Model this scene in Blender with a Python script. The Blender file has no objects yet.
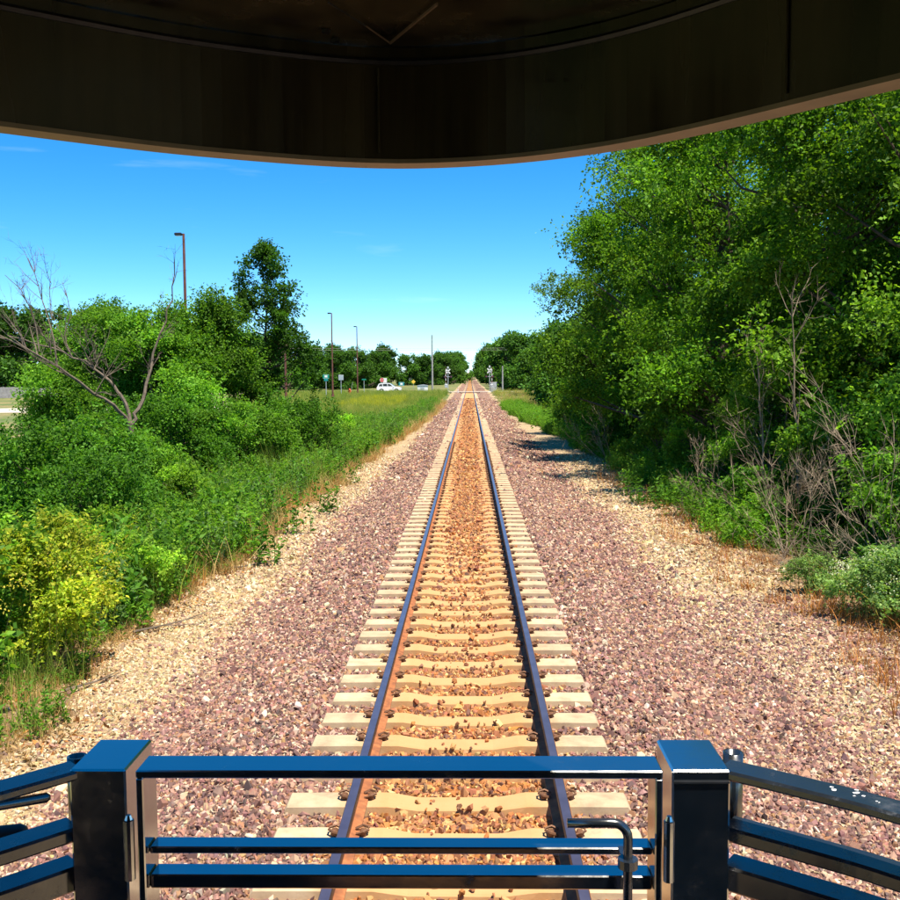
import bpy, bmesh, math, random
import numpy as np
from math import sin, cos, pi, radians, sqrt
from mathutils import Vector, Matrix

sc = bpy.context.scene
COL = sc.collection
rng = np.random.default_rng(7)
random.seed(7)

# ------------------------------------------------------------------ camera
CX, CZ = 0.107, 3.19
cam = bpy.data.cameras.new('camera')
cam.lens = 40.0; cam.sensor_width = 36.0
cam.clip_start = 0.05; cam.clip_end = 8000
camo = bpy.data.objects.new('camera', cam); COL.objects.link(camo)
_aim = Vector((-0.0205, 1.0, -0.0742)).normalized()
_r = _aim.cross(Vector((0, 0, 1))).normalized(); _u = _r.cross(_aim)
_rot = Matrix((_r, _u, -_aim)).transposed() @ Matrix.Rotation(radians(-0.4), 3, 'Z')
camo.matrix_world = Matrix.Translation((CX, 0, CZ)) @ _rot.to_4x4()
sc.camera = camo

# ------------------------------------------------------------------ world, sun, exposure
SUN_EL, SUN_AZ = radians(69), radians(138)
SKY_STRENGTH = 0.116
world = bpy.data.worlds.new('World'); sc.world = world; world.use_nodes = True
wt = world.node_tree; wn = wt.nodes; wl = wt.links
sky = wn.new('ShaderNodeTexSky'); sky.sky_type = 'NISHITA'; sky.sun_disc = False
sky.sun_elevation = SUN_EL; sky.sun_rotation = SUN_AZ
sky.air_density = 0.52; sky.dust_density = 0.0; sky.ozone_density = 3.0
hs = wn.new('ShaderNodeHueSaturation'); hs.inputs['Saturation'].default_value = 1.36; hs.inputs['Hue'].default_value = 0.493
wl.new(sky.outputs[0], hs.inputs['Color'])
# thin wisps of cirrus low in the sky
tc = wn.new('ShaderNodeTexCoord')
mp = wn.new('ShaderNodeMapping'); mp.inputs['Scale'].default_value = (5, 5, 42); mp.inputs['Location'].default_value = (0.3, 2.1, 0.4)
wl.new(tc.outputs['Generated'], mp.inputs[0])
nz = wn.new('ShaderNodeTexNoise'); nz.inputs['Scale'].default_value = 1.2; nz.inputs['Detail'].default_value = 6
wl.new(mp.outputs[0], nz.inputs['Vector'])
cr = wn.new('ShaderNodeValToRGB'); cr.color_ramp.elements[0].position = 0.63; cr.color_ramp.elements[1].position = 0.95
cr.color_ramp.elements[1].color = (0.3, 0.3, 0.3, 1)
wl.new(nz.outputs[0], cr.inputs[0])
mx = wn.new('ShaderNodeMixRGB'); mx.inputs[2].default_value = (4.5, 5.6, 6.6, 1)
wl.new(cr.outputs[0], mx.inputs[0]); wl.new(hs.outputs[0], mx.inputs[1])
wl.new(mx.outputs[0], wn['Background'].inputs[0]); wn['Background'].inputs[1].default_value = SKY_STRENGTH
sun = bpy.data.lights.new('sun', 'SUN'); sun.energy = 4.8; sun.angle = radians(0.5); sun.color = (1.0, 0.92, 0.78)
suno = bpy.data.objects.new('sun', sun); COL.objects.link(suno)
_sd = Vector((sin(SUN_AZ) * cos(SUN_EL), cos(SUN_AZ) * cos(SUN_EL), sin(SUN_EL)))
suno.rotation_euler = (-_sd).to_track_quat('-Z', 'Y').to_euler()
suno.location = (60, 40, 90)
sc.view_settings.view_transform = 'Standard'; sc.view_settings.look = 'None'
sc.view_settings.exposure = 1.12; sc.view_settings.gamma = 1.0
sc.render.engine = 'CYCLES'
sc.cycles.max_bounces = 8; sc.cycles.diffuse_bounces = 4; sc.cycles.transmission_bounces = 4
sc.cycles.use_denoising = True

# ------------------------------------------------------------------ small helpers
def fbm1(x, seed=0):
    x = np.asarray(x, float)
    return (np.sin(x * .9 + seed) + .6 * np.sin(x * 2.3 + seed * 2.1) + .35 * np.sin(x * 5.1 + seed * .7)) / 1.6
def lin(r, g, b):
    f = lambda c: ((c / 255 + .055) / 1.055) ** 2.4 if c > 10 else c / 255 / 12.92
    return (f(r), f(g), f(b))
def sstep(a, b, x):
    t = np.clip((np.asarray(x, float) - a) / (b - a), 0, 1); return t * t * (3 - 2 * t)
def P(px, py, D):           # photograph pixel + distance -> point of the place
    d = _rot @ Vector(((px - 450) / 1000, -(py - 450) / 1000, -1)); return Vector((CX, 0, CZ)) + d * (D / d.y)

def new_mesh(name, V, F, cols=None, mats=(), midx=None, smooth=False):
    """V (n,3), F list of (k,n) int arrays (one per polygon size)"""
    me = bpy.data.meshes.new(name)
    V = np.asarray(V, np.float32)
    F = [np.asarray(f, np.int32) for f in F if len(f)]
    me.vertices.add(len(V)); me.vertices.foreach_set('co', V.ravel())
    nl = sum(f.size for f in F); npoly = sum(len(f) for f in F)
    me.loops.add(nl); me.polygons.add(npoly)
    me.loops.foreach_set('vertex_index', np.concatenate([f.ravel() for f in F]))
    tot = np.concatenate([np.full(len(f), f.shape[1]) for f in F])
    st = np.concatenate([[0], np.cumsum(tot)[:-1]])
    me.polygons.foreach_set('loop_start', st.astype(np.int32))
    if midx is not None: me.polygons.foreach_set('material_index', np.asarray(midx, np.int32))
    if smooth: me.polygons.foreach_set('use_smooth', np.ones(npoly, bool))
    if cols is not None:
        a = me.attributes.new('col', 'FLOAT_COLOR', 'POINT')
        c = np.ones((len(V), 4), np.float32); c[:, :3] = cols
        a.data.foreach_set('color', c.ravel())
    for m in mats: me.materials.append(m)
    me.update(calc_edges=True); me.validate()
    return me

class MB:
    """collects boxes, tubes, prisms ... and builds ONE mesh object"""
    def __init__(s): s.v = []; s.f = []; s.m = []
    def add(s, V, F, m=0):
        o = len(s.v); s.v += [tuple(p) for p in V]; s.f += [tuple(i + o for i in f) for f in F]; s.m += [m] * len(F)
    def box(s, x0, x1, y0, y1, z0, z1, m=0, M=None, bev=0.0):
        if bev > 0:
            b = bev
            ring = lambda z, i: [(x0+i, y0+b+i*0, z), (x0+b, y0+i, z), (x1-b, y0+i, z), (x1-i, y0+b, z), (x1-i, y1-b, z), (x1-b, y1-i, z), (x0+b, y1-i, z), (x0+i, y1-b, z)]
            R = [[(x0+b, y0+b, z0), (x0+b, y0+b, z0), (x1-b, y0+b, z0), (x1-b, y0+b, z0), (x1-b, y1-b, z0), (x1-b, y1-b, z0), (x0+b, y1-b, z0), (x0+b, y1-b, z0)],
                 ring(z0 + b, 0), ring(z1 - b, 0),
                 [(x0+b, y0+b, z1), (x0+b, y0+b, z1), (x1-b, y0+b, z1), (x1-b, y0+b, z1), (x1-b, y1-b, z1), (x1-b, y1-b, z1), (x0+b, y1-b, z1), (x0+b, y1-b, z1)]]
            V = [p for r in R for p in r]; F = []
            for k in range(3):
                for i in range(8):
                    j = (i + 1) % 8
                    F.append((k*8+i, k*8+j, k*8+8+j, k*8+8+i))
            F.append((24, 26, 28, 30)); F.append((6, 4, 2, 0))
        else:
            V = [(x0,y0,z0),(x1,y0,z0),(x1,y1,z0),(x0,y1,z0),(x0,y0,z1),(x1,y0,z1),(x1,y1,z1),(x0,y1,z1)]
            F = [(3,2,1,0),(4,5,6,7),(0,1,5,4),(1,2,6,5),(2,3,7,6),(3,0,4,7)]
        if M is not None: V = [tuple(M @ Vector(p)) for p in V]
        s.add(V, F, m)
    def tube(s, pts, r, n=6, m=0, cap=True):
        pts = [Vector(p) for p in pts]; k = len(pts)
        rs = r if hasattr(r, '__len__') else [r] * k
        V = []; ref = None
        for i in range(k):
            d = (pts[min(i+1, k-1)] - pts[max(i-1, 0)])
            if d.length < 1e-9: d = Vector((0, 0, 1))
            d.normalize()
            if ref is None: ref = Vector((1, 0, 0)) if abs(d.x) < .8 else Vector((0, 1, 0))
            a = d.cross(ref).normalized(); b = d.cross(a); ref = -b.cross(d).cross(d) if False else ref
            for j in range(n):
                t = 2 * pi * j / n
                V.append(pts[i] + (a * cos(t) + b * sin(t)) * rs[i])
        F = []
        for i in range(k - 1):
            for j in range(n):
                q = (j + 1) % n
                F.append((i*n+j, i*n+q, (i+1)*n+q, (i+1)*n+j))
        if cap: F += [tuple(reversed(range(n))), tuple((k-1)*n + j for j in range(n))]
        s.add(V, F, m)
    def sweep(s, path, prof, m=0, closed_caps=True):
        """path: plan points (x,y); prof: closed list of (offset to the right of travel, z)"""
        k = len(path); n = len(prof); V = []
        for i in range(k):
            a = Vector(path[max(i-1, 0)]); b = Vector(path[min(i+1, k-1)])
            d = (b - a).normalized(); nr = Vector((d.y, -d.x))
            for (o, z) in prof:
                q = Vector(path[i]) + nr * o; V.append((q.x, q.y, z))
        F = []
        for i in range(k - 1):
            for j in range(n):
                q = (j + 1) % n
                F.append((i*n+j, (i+1)*n+j, (i+1)*n+q, i*n+q))
        if closed_caps: F += [tuple(range(n)), tuple((k-1)*n + j for j in reversed(range(n)))]
        s.add(V, F, m)
    def prism(s, poly, y0, y1, m=0, M=None):      # polygon in xz, pushed along y
        n = len(poly)
        V = [(x, y0, z) for x, z in poly] + [(x, y1, z) for x, z in poly]
        F = [tuple(range(n)), tuple(reversed(range(n, 2*n)))] + [(j, j+n, (j+1) % n + n, (j+1) % n) for j in range(n)]
        if M is not None: V = [tuple(M @ Vector(p)) for p in V]
        s.add(V, F, m)
    def mesh(s, name, mats, smooth=False):
        me = bpy.data.meshes.new(name); me.from_pydata(s.v, [], s.f)
        for mm in (mats if isinstance(mats, (list, tuple)) else [mats]): me.materials.append(mm)
        me.polygons.foreach_set('material_index', s.m)
        bm = bmesh.new(); bm.from_mesh(me); bmesh.ops.recalc_face_normals(bm, faces=bm.faces); bm.to_mesh(me); bm.free()
        if smooth:
            me.polygons.foreach_set('use_smooth', [True] * len(me.polygons))
        return me
    def build(s, name, mats, parent=None, smooth=False):
        return obj(name, s.mesh(name, mats, smooth), parent)

def obj(name, me, parent=None, loc=None):
    o = bpy.data.objects.new(name, me); COL.objects.link(o)
    if parent is not None: o.parent = parent
    if loc is not None: o.location = loc
    return o
def tag(o, label, cat, group=None, kind=None):
    if label: o['label'] = label
    if cat: o['category'] = cat
    if group: o['group'] = group
    if kind: o['kind'] = kind
    return o
def thing(name, label, cat, loc=(0, 0, 0), rz=0.0, group=None):
    o = bpy.data.objects.new(name, None); COL.objects.link(o)
    o.location = loc; o.rotation_euler = (0, 0, rz); o.empty_display_size = .2
    return tag(o, label, cat, group)
def copy_tree(o, parent=None):
    c = o.copy(); COL.objects.link(c); c.parent = parent
    for ch in list(o.children): copy_tree(ch, c)
    return c
def struct(o): o['kind'] = 'structure'; return o

# ------------------------------------------------------------------ materials
def mat(name):
    m = bpy.data.materials.new(name); m.use_nodes = True
    return m, m.node_tree.nodes, m.node_tree.links, m.node_tree.nodes['Principled BSDF']
def noise(n, l, scale, detail=4, coord='Object', dist=0.0, rough=.55):
    t = n.new('ShaderNodeTexCoord'); z = n.new('ShaderNodeTexNoise')
    z.inputs['Scale'].default_value = scale; z.inputs['Detail'].default_value = detail
    z.inputs['Distortion'].default_value = dist; z.inputs['Roughness'].default_value = rough
    l.new(t.outputs[coord], z.inputs['Vector']); return z
def ramp(n, l, src, stops):
    r = n.new('ShaderNodeValToRGB'); e = r.color_ramp.elements
    while len(e) < len(stops): e.new(.5)
    for el, (p, c) in zip(e, stops): el.position = p; el.color = (*c, 1) if len(c) == 3 else c
    l.new(src, r.inputs[0]); return r
def bump(n, l, src, strength, dist, bsdf):
    b = n.new('ShaderNodeBump'); b.inputs['Strength'].default_value = strength; b.inputs['Distance'].default_value = dist
    l.new(src, b.inputs['Height']); l.new(b.outputs[0], bsdf.inputs['Normal'])
def simple(name, col, rough=.6, metal=0.0, var=.25, scale=8.0, spec=.5, bmp=0.0):
    m, n, l, b = mat(name)
    z = noise(n, l, scale, 5)
    c = np.array(col)
    r = ramp(n, l, z.outputs[0], [(.3, tuple(c * (1 - var))), (.7, tuple(np.minimum(c * (1 + var), 1)))])
    l.new(r.outputs[0], b.inputs['Base Color']); b.inputs['Roughness'].default_value = rough
    b.inputs['Metallic'].default_value = metal; b.inputs['Specular IOR Level'].default_value = spec
    if bmp: bump(n, l, z.outputs[0], bmp, .01, b)
    return m

def leaf_mat(name, trans=.47, gloss=.14):
    m, n, l, b = mat(name)
    at = n.new('ShaderNodeAttribute'); at.attribute_name = 'col'
    oi = n.new('ShaderNodeObjectInfo'); h = n.new('ShaderNodeHueSaturation')
    ma = n.new('ShaderNodeMapRange'); ma.inputs[3].default_value = .82; ma.inputs[4].default_value = 1.2
    l.new(oi.outputs['Random'], ma.inputs[0]); l.new(ma.outputs[0], h.inputs['Value'])
    l.new(at.outputs['Color'], h.inputs['Color'])
    l.new(h.outputs[0], b.inputs['Base Color'])
    b.inputs['Roughness'].default_value = .55; b.inputs['Specular IOR Level'].default_value = gloss
    tr = n.new('ShaderNodeBsdfTranslucent'); mix = n.new('ShaderNodeMixShader'); mix.inputs[0].default_value = trans
    g = n.new('ShaderNodeMixRGB'); g.blend_type = 'MULTIPLY'; g.inputs[0].default_value = 1; g.inputs[2].default_value = (1.25, 1.3, .45, 1)
    l.new(h.outputs[0], g.inputs[1]); l.new(g.outputs[0], tr.inputs[0])
    l.new(b.outputs[0], mix.inputs[1]); l.new(tr.outputs[0], mix.inputs[2])
    l.new(mix.outputs[0], n['Material Output'].inputs[0])
    return m
M_LEAF = leaf_mat('leaf')
M_DRY = leaf_mat('dry_stalk', .15, .1)
M_BARK = simple('bark', (.085, .065, .05), .9, 0, .45, 6, .2, .6)
M_DEAD = simple('dead_wood', (.135, .105, .078), .85, 0, .35, 9, .2, .5)
M_DEADR = simple('dead_twig', (.25, .19, .13), .85, 0, .3, 5, .2)

# black gloss paint of the railcar
def paint(name, base, rough, dust):
    m, n, l, b = mat(name)
    z = noise(n, l, 9, 6, rough=.7); z2 = noise(n, l, 60, 3)
    r = ramp(n, l, z.outputs[0], [(.35, tuple(np.array(base) * .8)), (.62, base), (.8, dust)])
    l.new(r.outputs[0], b.inputs['Base Color'])
    z4 = noise(n, l, 26, 8, rough=.75); mxr = n.new('ShaderNodeMixRGB'); mxr.inputs[0].default_value = .5
    l.new(z.outputs[0], mxr.inputs[1]); l.new(z4.outputs[0], mxr.inputs[2])
    rr = ramp(n, l, mxr.outputs[0], [(.36, (rough * .8,) * 3), (.56, (rough * 1.6,) * 3), (.68, (rough * 4,) * 3)])
    l.new(rr.outputs[0], b.inputs['Roughness'])
    bump(n, l, z2.outputs[0], .03, .002, b)
    return m, b
M_PAINT, _b = paint('black_gloss_paint', (.006, .011, .018), .10, (.02, .028, .036))
_b.inputs['IOR'].default_value = 6.0
M_ROOF, n, l, b = mat('roof_lining_paint')
t = n.new('ShaderNodeTexCoord'); mp2 = n.new('ShaderNodeMapping'); mp2.inputs['Scale'].default_value = (9, 9, .8); l.new(t.outputs['Object'], mp2.inputs[0])
z = n.new('ShaderNodeTexNoise'); z.inputs['Scale'].default_value = 1.6; z.inputs['Detail'].default_value = 5; l.new(mp2.outputs[0], z.inputs['Vector'])
r = ramp(n, l, z.outputs[0], [(.3, (.010, .008, .006)), (.5, (.032, .026, .014)), (.75, (.055, .045, .022))]); l.new(r.outputs[0], b.inputs['Base Color'])  # streaks in the colour stand in for reflections on the glossy lining
r = ramp(n, l, z.outputs[0], [(.35, (.10,) * 3), (.7, (.32,) * 3)]); l.new(r.outputs[0], b.inputs['Roughness'])
z3 = noise(n, l, 3.0, 2); bump(n, l, z3.outputs[0], .25, .02, b)
M_PAINTD, _b = paint('weathered_black_paint', (.012, .016, .022), .16, (.04, .045, .05)); _b.inputs['IOR'].default_value = 2.1
M_SEAM = simple('weld_bead', (.02, .022, .026), .35, .2, .4, 30)
M_RIM = simple('bare_metal_rim', (.20, .15, .095), .5, .15, .25, 12)  # tan of light bounced off the gravel is mixed into the metal colour
M_STEEL = simple('bare_steel', (.45, .45, .43), .28, .9, .2, 20)
M_RUBBER = simple('rubber_hose', (.015, .015, .016), .5, 0, .3, 20)
M_SCRATCH = simple('scratched_metal', (.15, .11, .07), .5, .3, .3, 40)
M_SPECK = simple('white_droppings', (.75, .77, .78), .8, 0, .1, 60)
M_WALLP = simple('dull_dark_paint', (.012, .013, .014), .7, 0, .2, 6, .2)
M_DECK = simple('deck_plate', (.02, .02, .02), .6, .3, .3, 10)

M_RAILWEB, n, l, b = mat('rusty_rail_steel')
z = noise(n, l, 14, 6); r = ramp(n, l, z.outputs[0], [(.3, (.17, .058, .024)), (.55, (.30, .105, .035)), (.8, (.38, .16, .06))])
l.new(r.outputs[0], b.inputs['Base Color']); b.inputs['Roughness'].default_value = .8
M_RAILTOP, n, l, b = mat('polished_rail_head')
z = noise(n, l, 5, 4); r = ramp(n, l, z.outputs[0], [(.3, (.22, .17, .21)), (.7, (.32, .25, .29))])
l.new(r.outputs[0], b.inputs['Base Color']); b.inputs['Metallic'].default_value = .85; b.inputs['Roughness'].default_value = .3
M_RAILSIDE = simple('dark_rail_side', (.05, .03, .025), .5, .5, .3, 20)  # rail head sides, darker than the web and foot

M_TIE, n, l, b = mat('concrete_sleeper')
z = noise(n, l, 5, 7, rough=.65); z2 = noise(n, l, 60, 4)
_oi = n.new('ShaderNodeObjectInfo'); _sc = n.new('ShaderNodeVectorMath'); _sc.operation = 'SCALE'; _sc.inputs['Scale'].default_value = 90
_cb = n.new('ShaderNodeCombineXYZ'); l.new(_oi.outputs['Random'], _cb.inputs[0]); l.new(_oi.outputs['Random'], _cb.inputs[1]); l.new(_cb.outputs[0], _sc.inputs[0])
_ad = n.new('ShaderNodeVectorMath'); _tc = n.new('ShaderNodeTexCoord'); l.new(_tc.outputs['Object'], _ad.inputs[0]); l.new(_sc.outputs[0], _ad.inputs[1]); l.new(_ad.outputs[0], z.inputs['Vector'])
r = ramp(n, l, z.outputs[0], [(.25, (.30, .20, .125)), (.5, (.46, .335, .205)), (.75, (.53, .41, .27))])
oi = n.new('ShaderNodeObjectInfo'); hv = n.new('ShaderNodeHueSaturation'); ma = n.new('ShaderNodeMapRange')
ma.inputs[3].default_value = .86; ma.inputs[4].default_value = 1.08
l.new(oi.outputs['Random'], ma.inputs[0]); l.new(ma.outputs[0], hv.inputs['Value']); l.new(r.outputs[0], hv.inputs['Color'])
# rust dust near the rails
t = n.new('ShaderNodeTexCoord'); sx = n.new('ShaderNodeSeparateXYZ'); l.new(t.outputs['Object'], sx.inputs[0])
ab = n.new('ShaderNodeMath'); ab.operation = 'ABSOLUTE'; l.new(sx.outputs[0], ab.inputs[0])
mr = n.new('ShaderNodeMapRange'); mr.inputs[1].default_value = .95; mr.inputs[2].default_value = .55; mr.inputs[3].default_value = 0; mr.inputs[4].default_value = .8
l.new(ab.outputs[0], mr.inputs[0])
mm = n.new('ShaderNodeMixRGB'); mm.inputs[2].default_value = (.46, .24, .085, 1)
l.new(mr.outputs[0], mm.inputs[0]); l.new(hv.outputs[0], mm.inputs[1]); l.new(mm.outputs[0], b.inputs['Base Color'])
b.inputs['Roughness'].default_value = .9; bump(n, l, z2.outputs[0], .3, .004, b)
M_CLIP = simple('rusty_clip', (.15, .07, .035), .7, .3, .4, 40)

M_STONE, n, l, b = mat('crushed_stone')
at = n.new('ShaderNodeAttribute'); at.attribute_type = 'INSTANCER'; at.attribute_name = 'tint'
z = noise(n, l, 25, 4); r = ramp(n, l, z.outputs[0], [(.3, (.75,) * 3), (.7, (1.15,) * 3)])
mu = n.new('ShaderNodeMixRGB'); mu.blend_type = 'MULTIPLY'; mu.inputs[0].default_value = 1
l.new(at.outputs['Color'], mu.inputs[1]); l.new(r.outputs[0], mu.inputs[2]); l.new(mu.outputs[0], b.inputs['Base Color'])
b.inputs['Roughness'].default_value = .75; b.inputs['Specular IOR Level'].default_value = .3

PURPLE = np.array([.78, .71, .65]) * np.array([(.30,.165,.145), (.22,.125,.118), (.38,.23,.19), (.14,.09,.085), (.48,.31,.23), (.62,.47,.33), (.42,.24,.13), (.33,.185,.165), (.20,.13,.12), (.68,.57,.45), (.36,.20,.16)])
TAN = np.array([.80, .77, .69]) * np.array([(.62,.47,.28), (.54,.40,.24), (.70,.57,.38), (.44,.30,.18), (.36,.24,.18), (.74,.64,.48), (.58,.42,.22)])
RUST = np.array([.95, .80, .62]) * np.array([(.36,.16,.06), (.46,.22,.08), (.24,.11,.06), (.52,.33,.16), (.30,.15,.09), (.18,.10,.08), (.60,.42,.22), (.40,.20,.12)])

def gravel_mat(name, pal, scale, rust=False):
    m, n, l, b = mat(name)
    t = n.new('ShaderNodeTexCoord')
    vo = n.new('ShaderNodeTexVoronoi'); vo.inputs['Scale'].default_value = scale
    l.new(t.outputs['Object'], vo.inputs['Vector'])
    s = n.new('ShaderNodeSeparateColor'); l.new(vo.outputs['Color'], s.inputs[0])
    k = len(pal)
    def cramp(p):
        r = ramp(n, l, s.outputs[0], [((i + .001) / len(p), tuple(c)) for i, c in enumerate(p)]); r.color_ramp.interpolation = 'CONSTANT'; return r
    out = cramp(pal).outputs[0]
    if rust:
        r2 = cramp(RUST)
        sx = n.new('ShaderNodeSeparateXYZ'); l.new(t.outputs['Object'], sx.inputs[0])
        ab = n.new('ShaderNodeMath'); ab.operation = 'ABSOLUTE'; l.new(sx.outputs[0], ab.inputs[0])
        mr = n.new('ShaderNodeMapRange'); mr.inputs[1].default_value = 1.0; mr.inputs[2].default_value = .68
        l.new(ab.outputs[0], mr.inputs[0]); q = n.new('ShaderNodeMixRGB'); l.new(mr.outputs[0], q.inputs[0]); l.new(out, q.inputs[1]); l.new(r2.outputs[0], q.inputs[2]); out = q.outputs[0]
    z = noise(n, l, .7, 5); r3 = ramp(n, l, z.outputs[0], [(.3, (.82,) * 3), (.7, (1.1,) * 3)])
    mu = n.new('ShaderNodeMixRGB'); mu.blend_type = 'MULTIPLY'; mu.inputs[0].default_value = 1
    r3.color_ramp.elements[0].color = (.66, .66, .66, 1); r3.color_ramp.elements[1].color = (.92, .92, .92, 1)  # bed colour darkened to stand for shade in the gaps between stones
    l.new(out, mu.inputs[1]); l.new(r3.outputs[0], mu.inputs[2]); l.new(mu.outputs[0], b.inputs['Base Color'])
    b.inputs['Roughness'].default_value = .9; b.inputs['Specular IOR Level'].default_value = .2
    bump(n, l, vo.outputs['Distance'], .9, .03, b); return m
M_BALLAST = gravel_mat('ballast_gravel', PURPLE, 17, True)
M_VERGE = gravel_mat('tan_gravel', TAN, 24)

M_GROUND, n, l, b = mat('grassy_soil')
z = noise(n, l, .12, 7); z2 = noise(n, l, 3, 6)
r = ramp(n, l, z.outputs[0], [(.3, (.075, .12, .02)), (.5, (.13, .15, .035)), (.62, (.24, .19, .07)), (.75, (.10, .14, .03))])
r2 = ramp(n, l, z2.outputs[0], [(.3, (.6,) * 3), (.7, (1.2,) * 3)])
mu = n.new('ShaderNodeMixRGB'); mu.blend_type = 'MULTIPLY'; mu.inputs[0].default_value = 1
l.new(r.outputs[0], mu.inputs[1]); l.new(r2.outputs[0], mu.inputs[2]); l.new(mu.outputs[0], b.inputs['Base Color'])
b.inputs['Roughness'].default_value = .95; bump(n, l, z2.outputs[0], .6, .06, b)
M_LITTER, n, l, b = mat('dry_leaf_litter')
z = noise(n, l, 2.2, 8, rough=.7); r = ramp(n, l, z.outputs[0], [(.3, (.09, .055, .03)), (.48, (.19, .115, .06)), (.6, (.29, .19, .095)), (.75, (.13, .11, .045))])
l.new(r.outputs[0], b.inputs['Base Color']); b.inputs['Roughness'].default_value = .95; bump(n, l, z.outputs[0], .6, .04, b)
M_ASPH = simple('pale_asphalt', (.36, .31, .25), .9, 0, .2, 1.5)
M_PAVE = simple('concrete_pavement', (.52, .46, .36), .9, 0, .15, 1.0)
M_POLE = simple('brown_pole_paint', (.16, .06, .04), .6, .2, .3, 3)
M_GREYW = simple('weathered_pole', (.30, .29, .28), .8, 0, .25, 3)
M_ALU = simple('aluminium', (.55, .56, .57), .45, .5, .15, 4)
M_SGREEN = simple('sign_green', (.0, .26, .17), .5, 0, .08, 4)
M_STEAL = simple('sign_teal', (.0, .24, .24), .5, 0, .08, 4)
M_WHITE = simple('white_paint', (.80, .80, .78), .5, 0, .06, 4)
M_RED = simple('red_paint', (.60, .03, .03), .5, 0, .1, 4)
M_REDD = simple('faded_dark_red', (.16, .05, .045), .6, 0, .2, 6)
M_ORANGE = simple('orange_paint', (.75, .10, .03), .5, 0, .1, 6)
M_YELLOW = simple('yellow_paint', (.75, .5, .05), .5, 0, .1, 4)
M_DARK = simple('dark_lens_black', (.012, .012, .014), .35, 0, .2, 6)
M_GLASS = simple('tinted_glass', (.012, .016, .02), .05, 0, .1, 2, .8)
M_CARP = simple('white_car_paint', (.82, .83, .84), .15, 0, .03, 1)
M_FENCE = simple('grey_fence_board', (.33, .30, .29), .9, 0, .3, 2.5)
M_BRICKRED = simple('red_roof_shingle', (.32, .07, .05), .8, 0, .2, 2)
M_BUFF = simple('pale_wall', (.72, .64, .52), .8, 0, .1, 2)

# ------------------------------------------------------------------ terrain functions
def track_z(y):
    y = np.asarray(y, float); t = np.clip((y - 300) / 600, 0, 1); return 6.0 * t ** 2
def bl(y): return -3.22 + .22 * fbm1(np.asarray(y) * .45, 1) + .9 * sstep(25, 60, y) * .7      # ballast / tan gravel, near (left) side
def vl(y): return -4.45 + .35 * fbm1(np.asarray(y) * .6, 3) * (1 - .7 * sstep(30, 80, y)) + 1.25 * sstep(25, 90, y)
def br(y): return 3.55 + .28 * fbm1(np.asarray(y) * .4, 5) - .35 * sstep(30, 70, y)
def vr(y): return 5.55 + .35 * fbm1(np.asarray(y) * .5, 8) - 1.75 * sstep(40, 100, y)
def gz(x, y):
    x = np.asarray(x, float); y = np.asarray(y, float)
    near = -.04 - .36 * sstep(1.5, 3.1, np.abs(x))
    left = -.25 * sstep(4.6, 8, -x) + .45 * sstep(10, 20, -x)
    right = -.15 * sstep(5.5, 8, x)
    lump = .06 * np.sin(x * 1.1 + y * .6) * np.sin(y * .43 - x * .5) * sstep(4.5, 7, np.abs(x))
    z = near + left + right + lump
    far = .13 + 0 * x
    k = sstep(110, 178, y)
    z = z * (1 - k) + far * k
    return z + track_z(y) * (1 - sstep(12, 60, np.abs(x)))

def grid_sheet(name, xs_of_y, ys, zf, m, kind='structure'):
    nx = None; V = []
    for y in ys:
        xs = xs_of_y(y); nx = len(xs)
        V.append(np.stack([xs, np.full(nx, y), zf(xs, y)], 1))
    V = np.concatenate(V); ny = len(ys)
    i = np.arange(ny - 1)[:, None] * nx + np.arange(nx - 1)[None]
    F = np.stack([i, i + 1, i + nx + 1, i + nx], -1).reshape(-1, 4)
    o = obj(name, new_mesh(name, V, [F], mats=[m], smooth=True)); o['kind'] = kind; return o
YS = np.concatenate([np.arange(-12, 60, 1.0), np.arange(60, 200, 4.0), np.arange(200, 1000, 25.0), np.arange(1000, 3001, 250.0)])
XS = np.concatenate([[-3000, -1200, -500, -250, -140, -90], np.arange(-60, -16, 4), np.arange(-16, 16, .8), np.arange(16, 61, 4), [90, 140, 250, 500, 1200, 3000]]).astype(float)
def ground_z(x, y):
    z = gz(x, y)
    inside = ((x > -4.3) & (x < 5.2)) & ((y < 110) | ((x > -3.3) & (x < 3.6)))
    return np.where(inside, np.minimum(z - .10, -.16 + track_z(y)), z)
ground = grid_sheet('ground', lambda y: XS, YS, ground_z, M_GROUND)
YB = np.concatenate([np.arange(-6, 60, .5), np.arange(60, 180, 3.0), np.arange(180, 905, 25.0)])
def bed_z(x, y):
    z = gz(x, y)
    mid = -.078 + .03 * np.clip((y - 12) / 12, 0, 1) * (np.abs(x) < .6)
    tin = 1 - sstep(1.2, 1.5, np.abs(x))
    zz = z * (1 - tin) + (mid + track_z(y)) * tin
    far = sstep(110, 178, y)
    return np.where(np.abs(x) < 1.9, zz * (1 - far * (1 - tin)) + (-.05 + track_z(y)) * far * (1 - tin), z + .004)
def lin_xs(f0, f1, n): return lambda y: np.linspace(float(f0(y)), float(f1(y)), n)
grid_sheet('ballast_bed', lambda y: np.concatenate([np.linspace(float(bl(y)), -1.5, 7), [-1.3, -1.0, -.6, -.3, .3, .6, 1.0, 1.3], np.linspace(1.5, float(br(y)), 9)]), YB, bed_z, M_BALLAST)
grid_sheet('gravel_verge', lin_xs(vl, bl, 7), YB, lambda x, y: gz(x, y) + .006, M_VERGE)
grid_sheet('gravel_verge', lin_xs(br, vr, 8), YB, lambda x, y: gz(x, y) + .006, M_VERGE)
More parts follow.
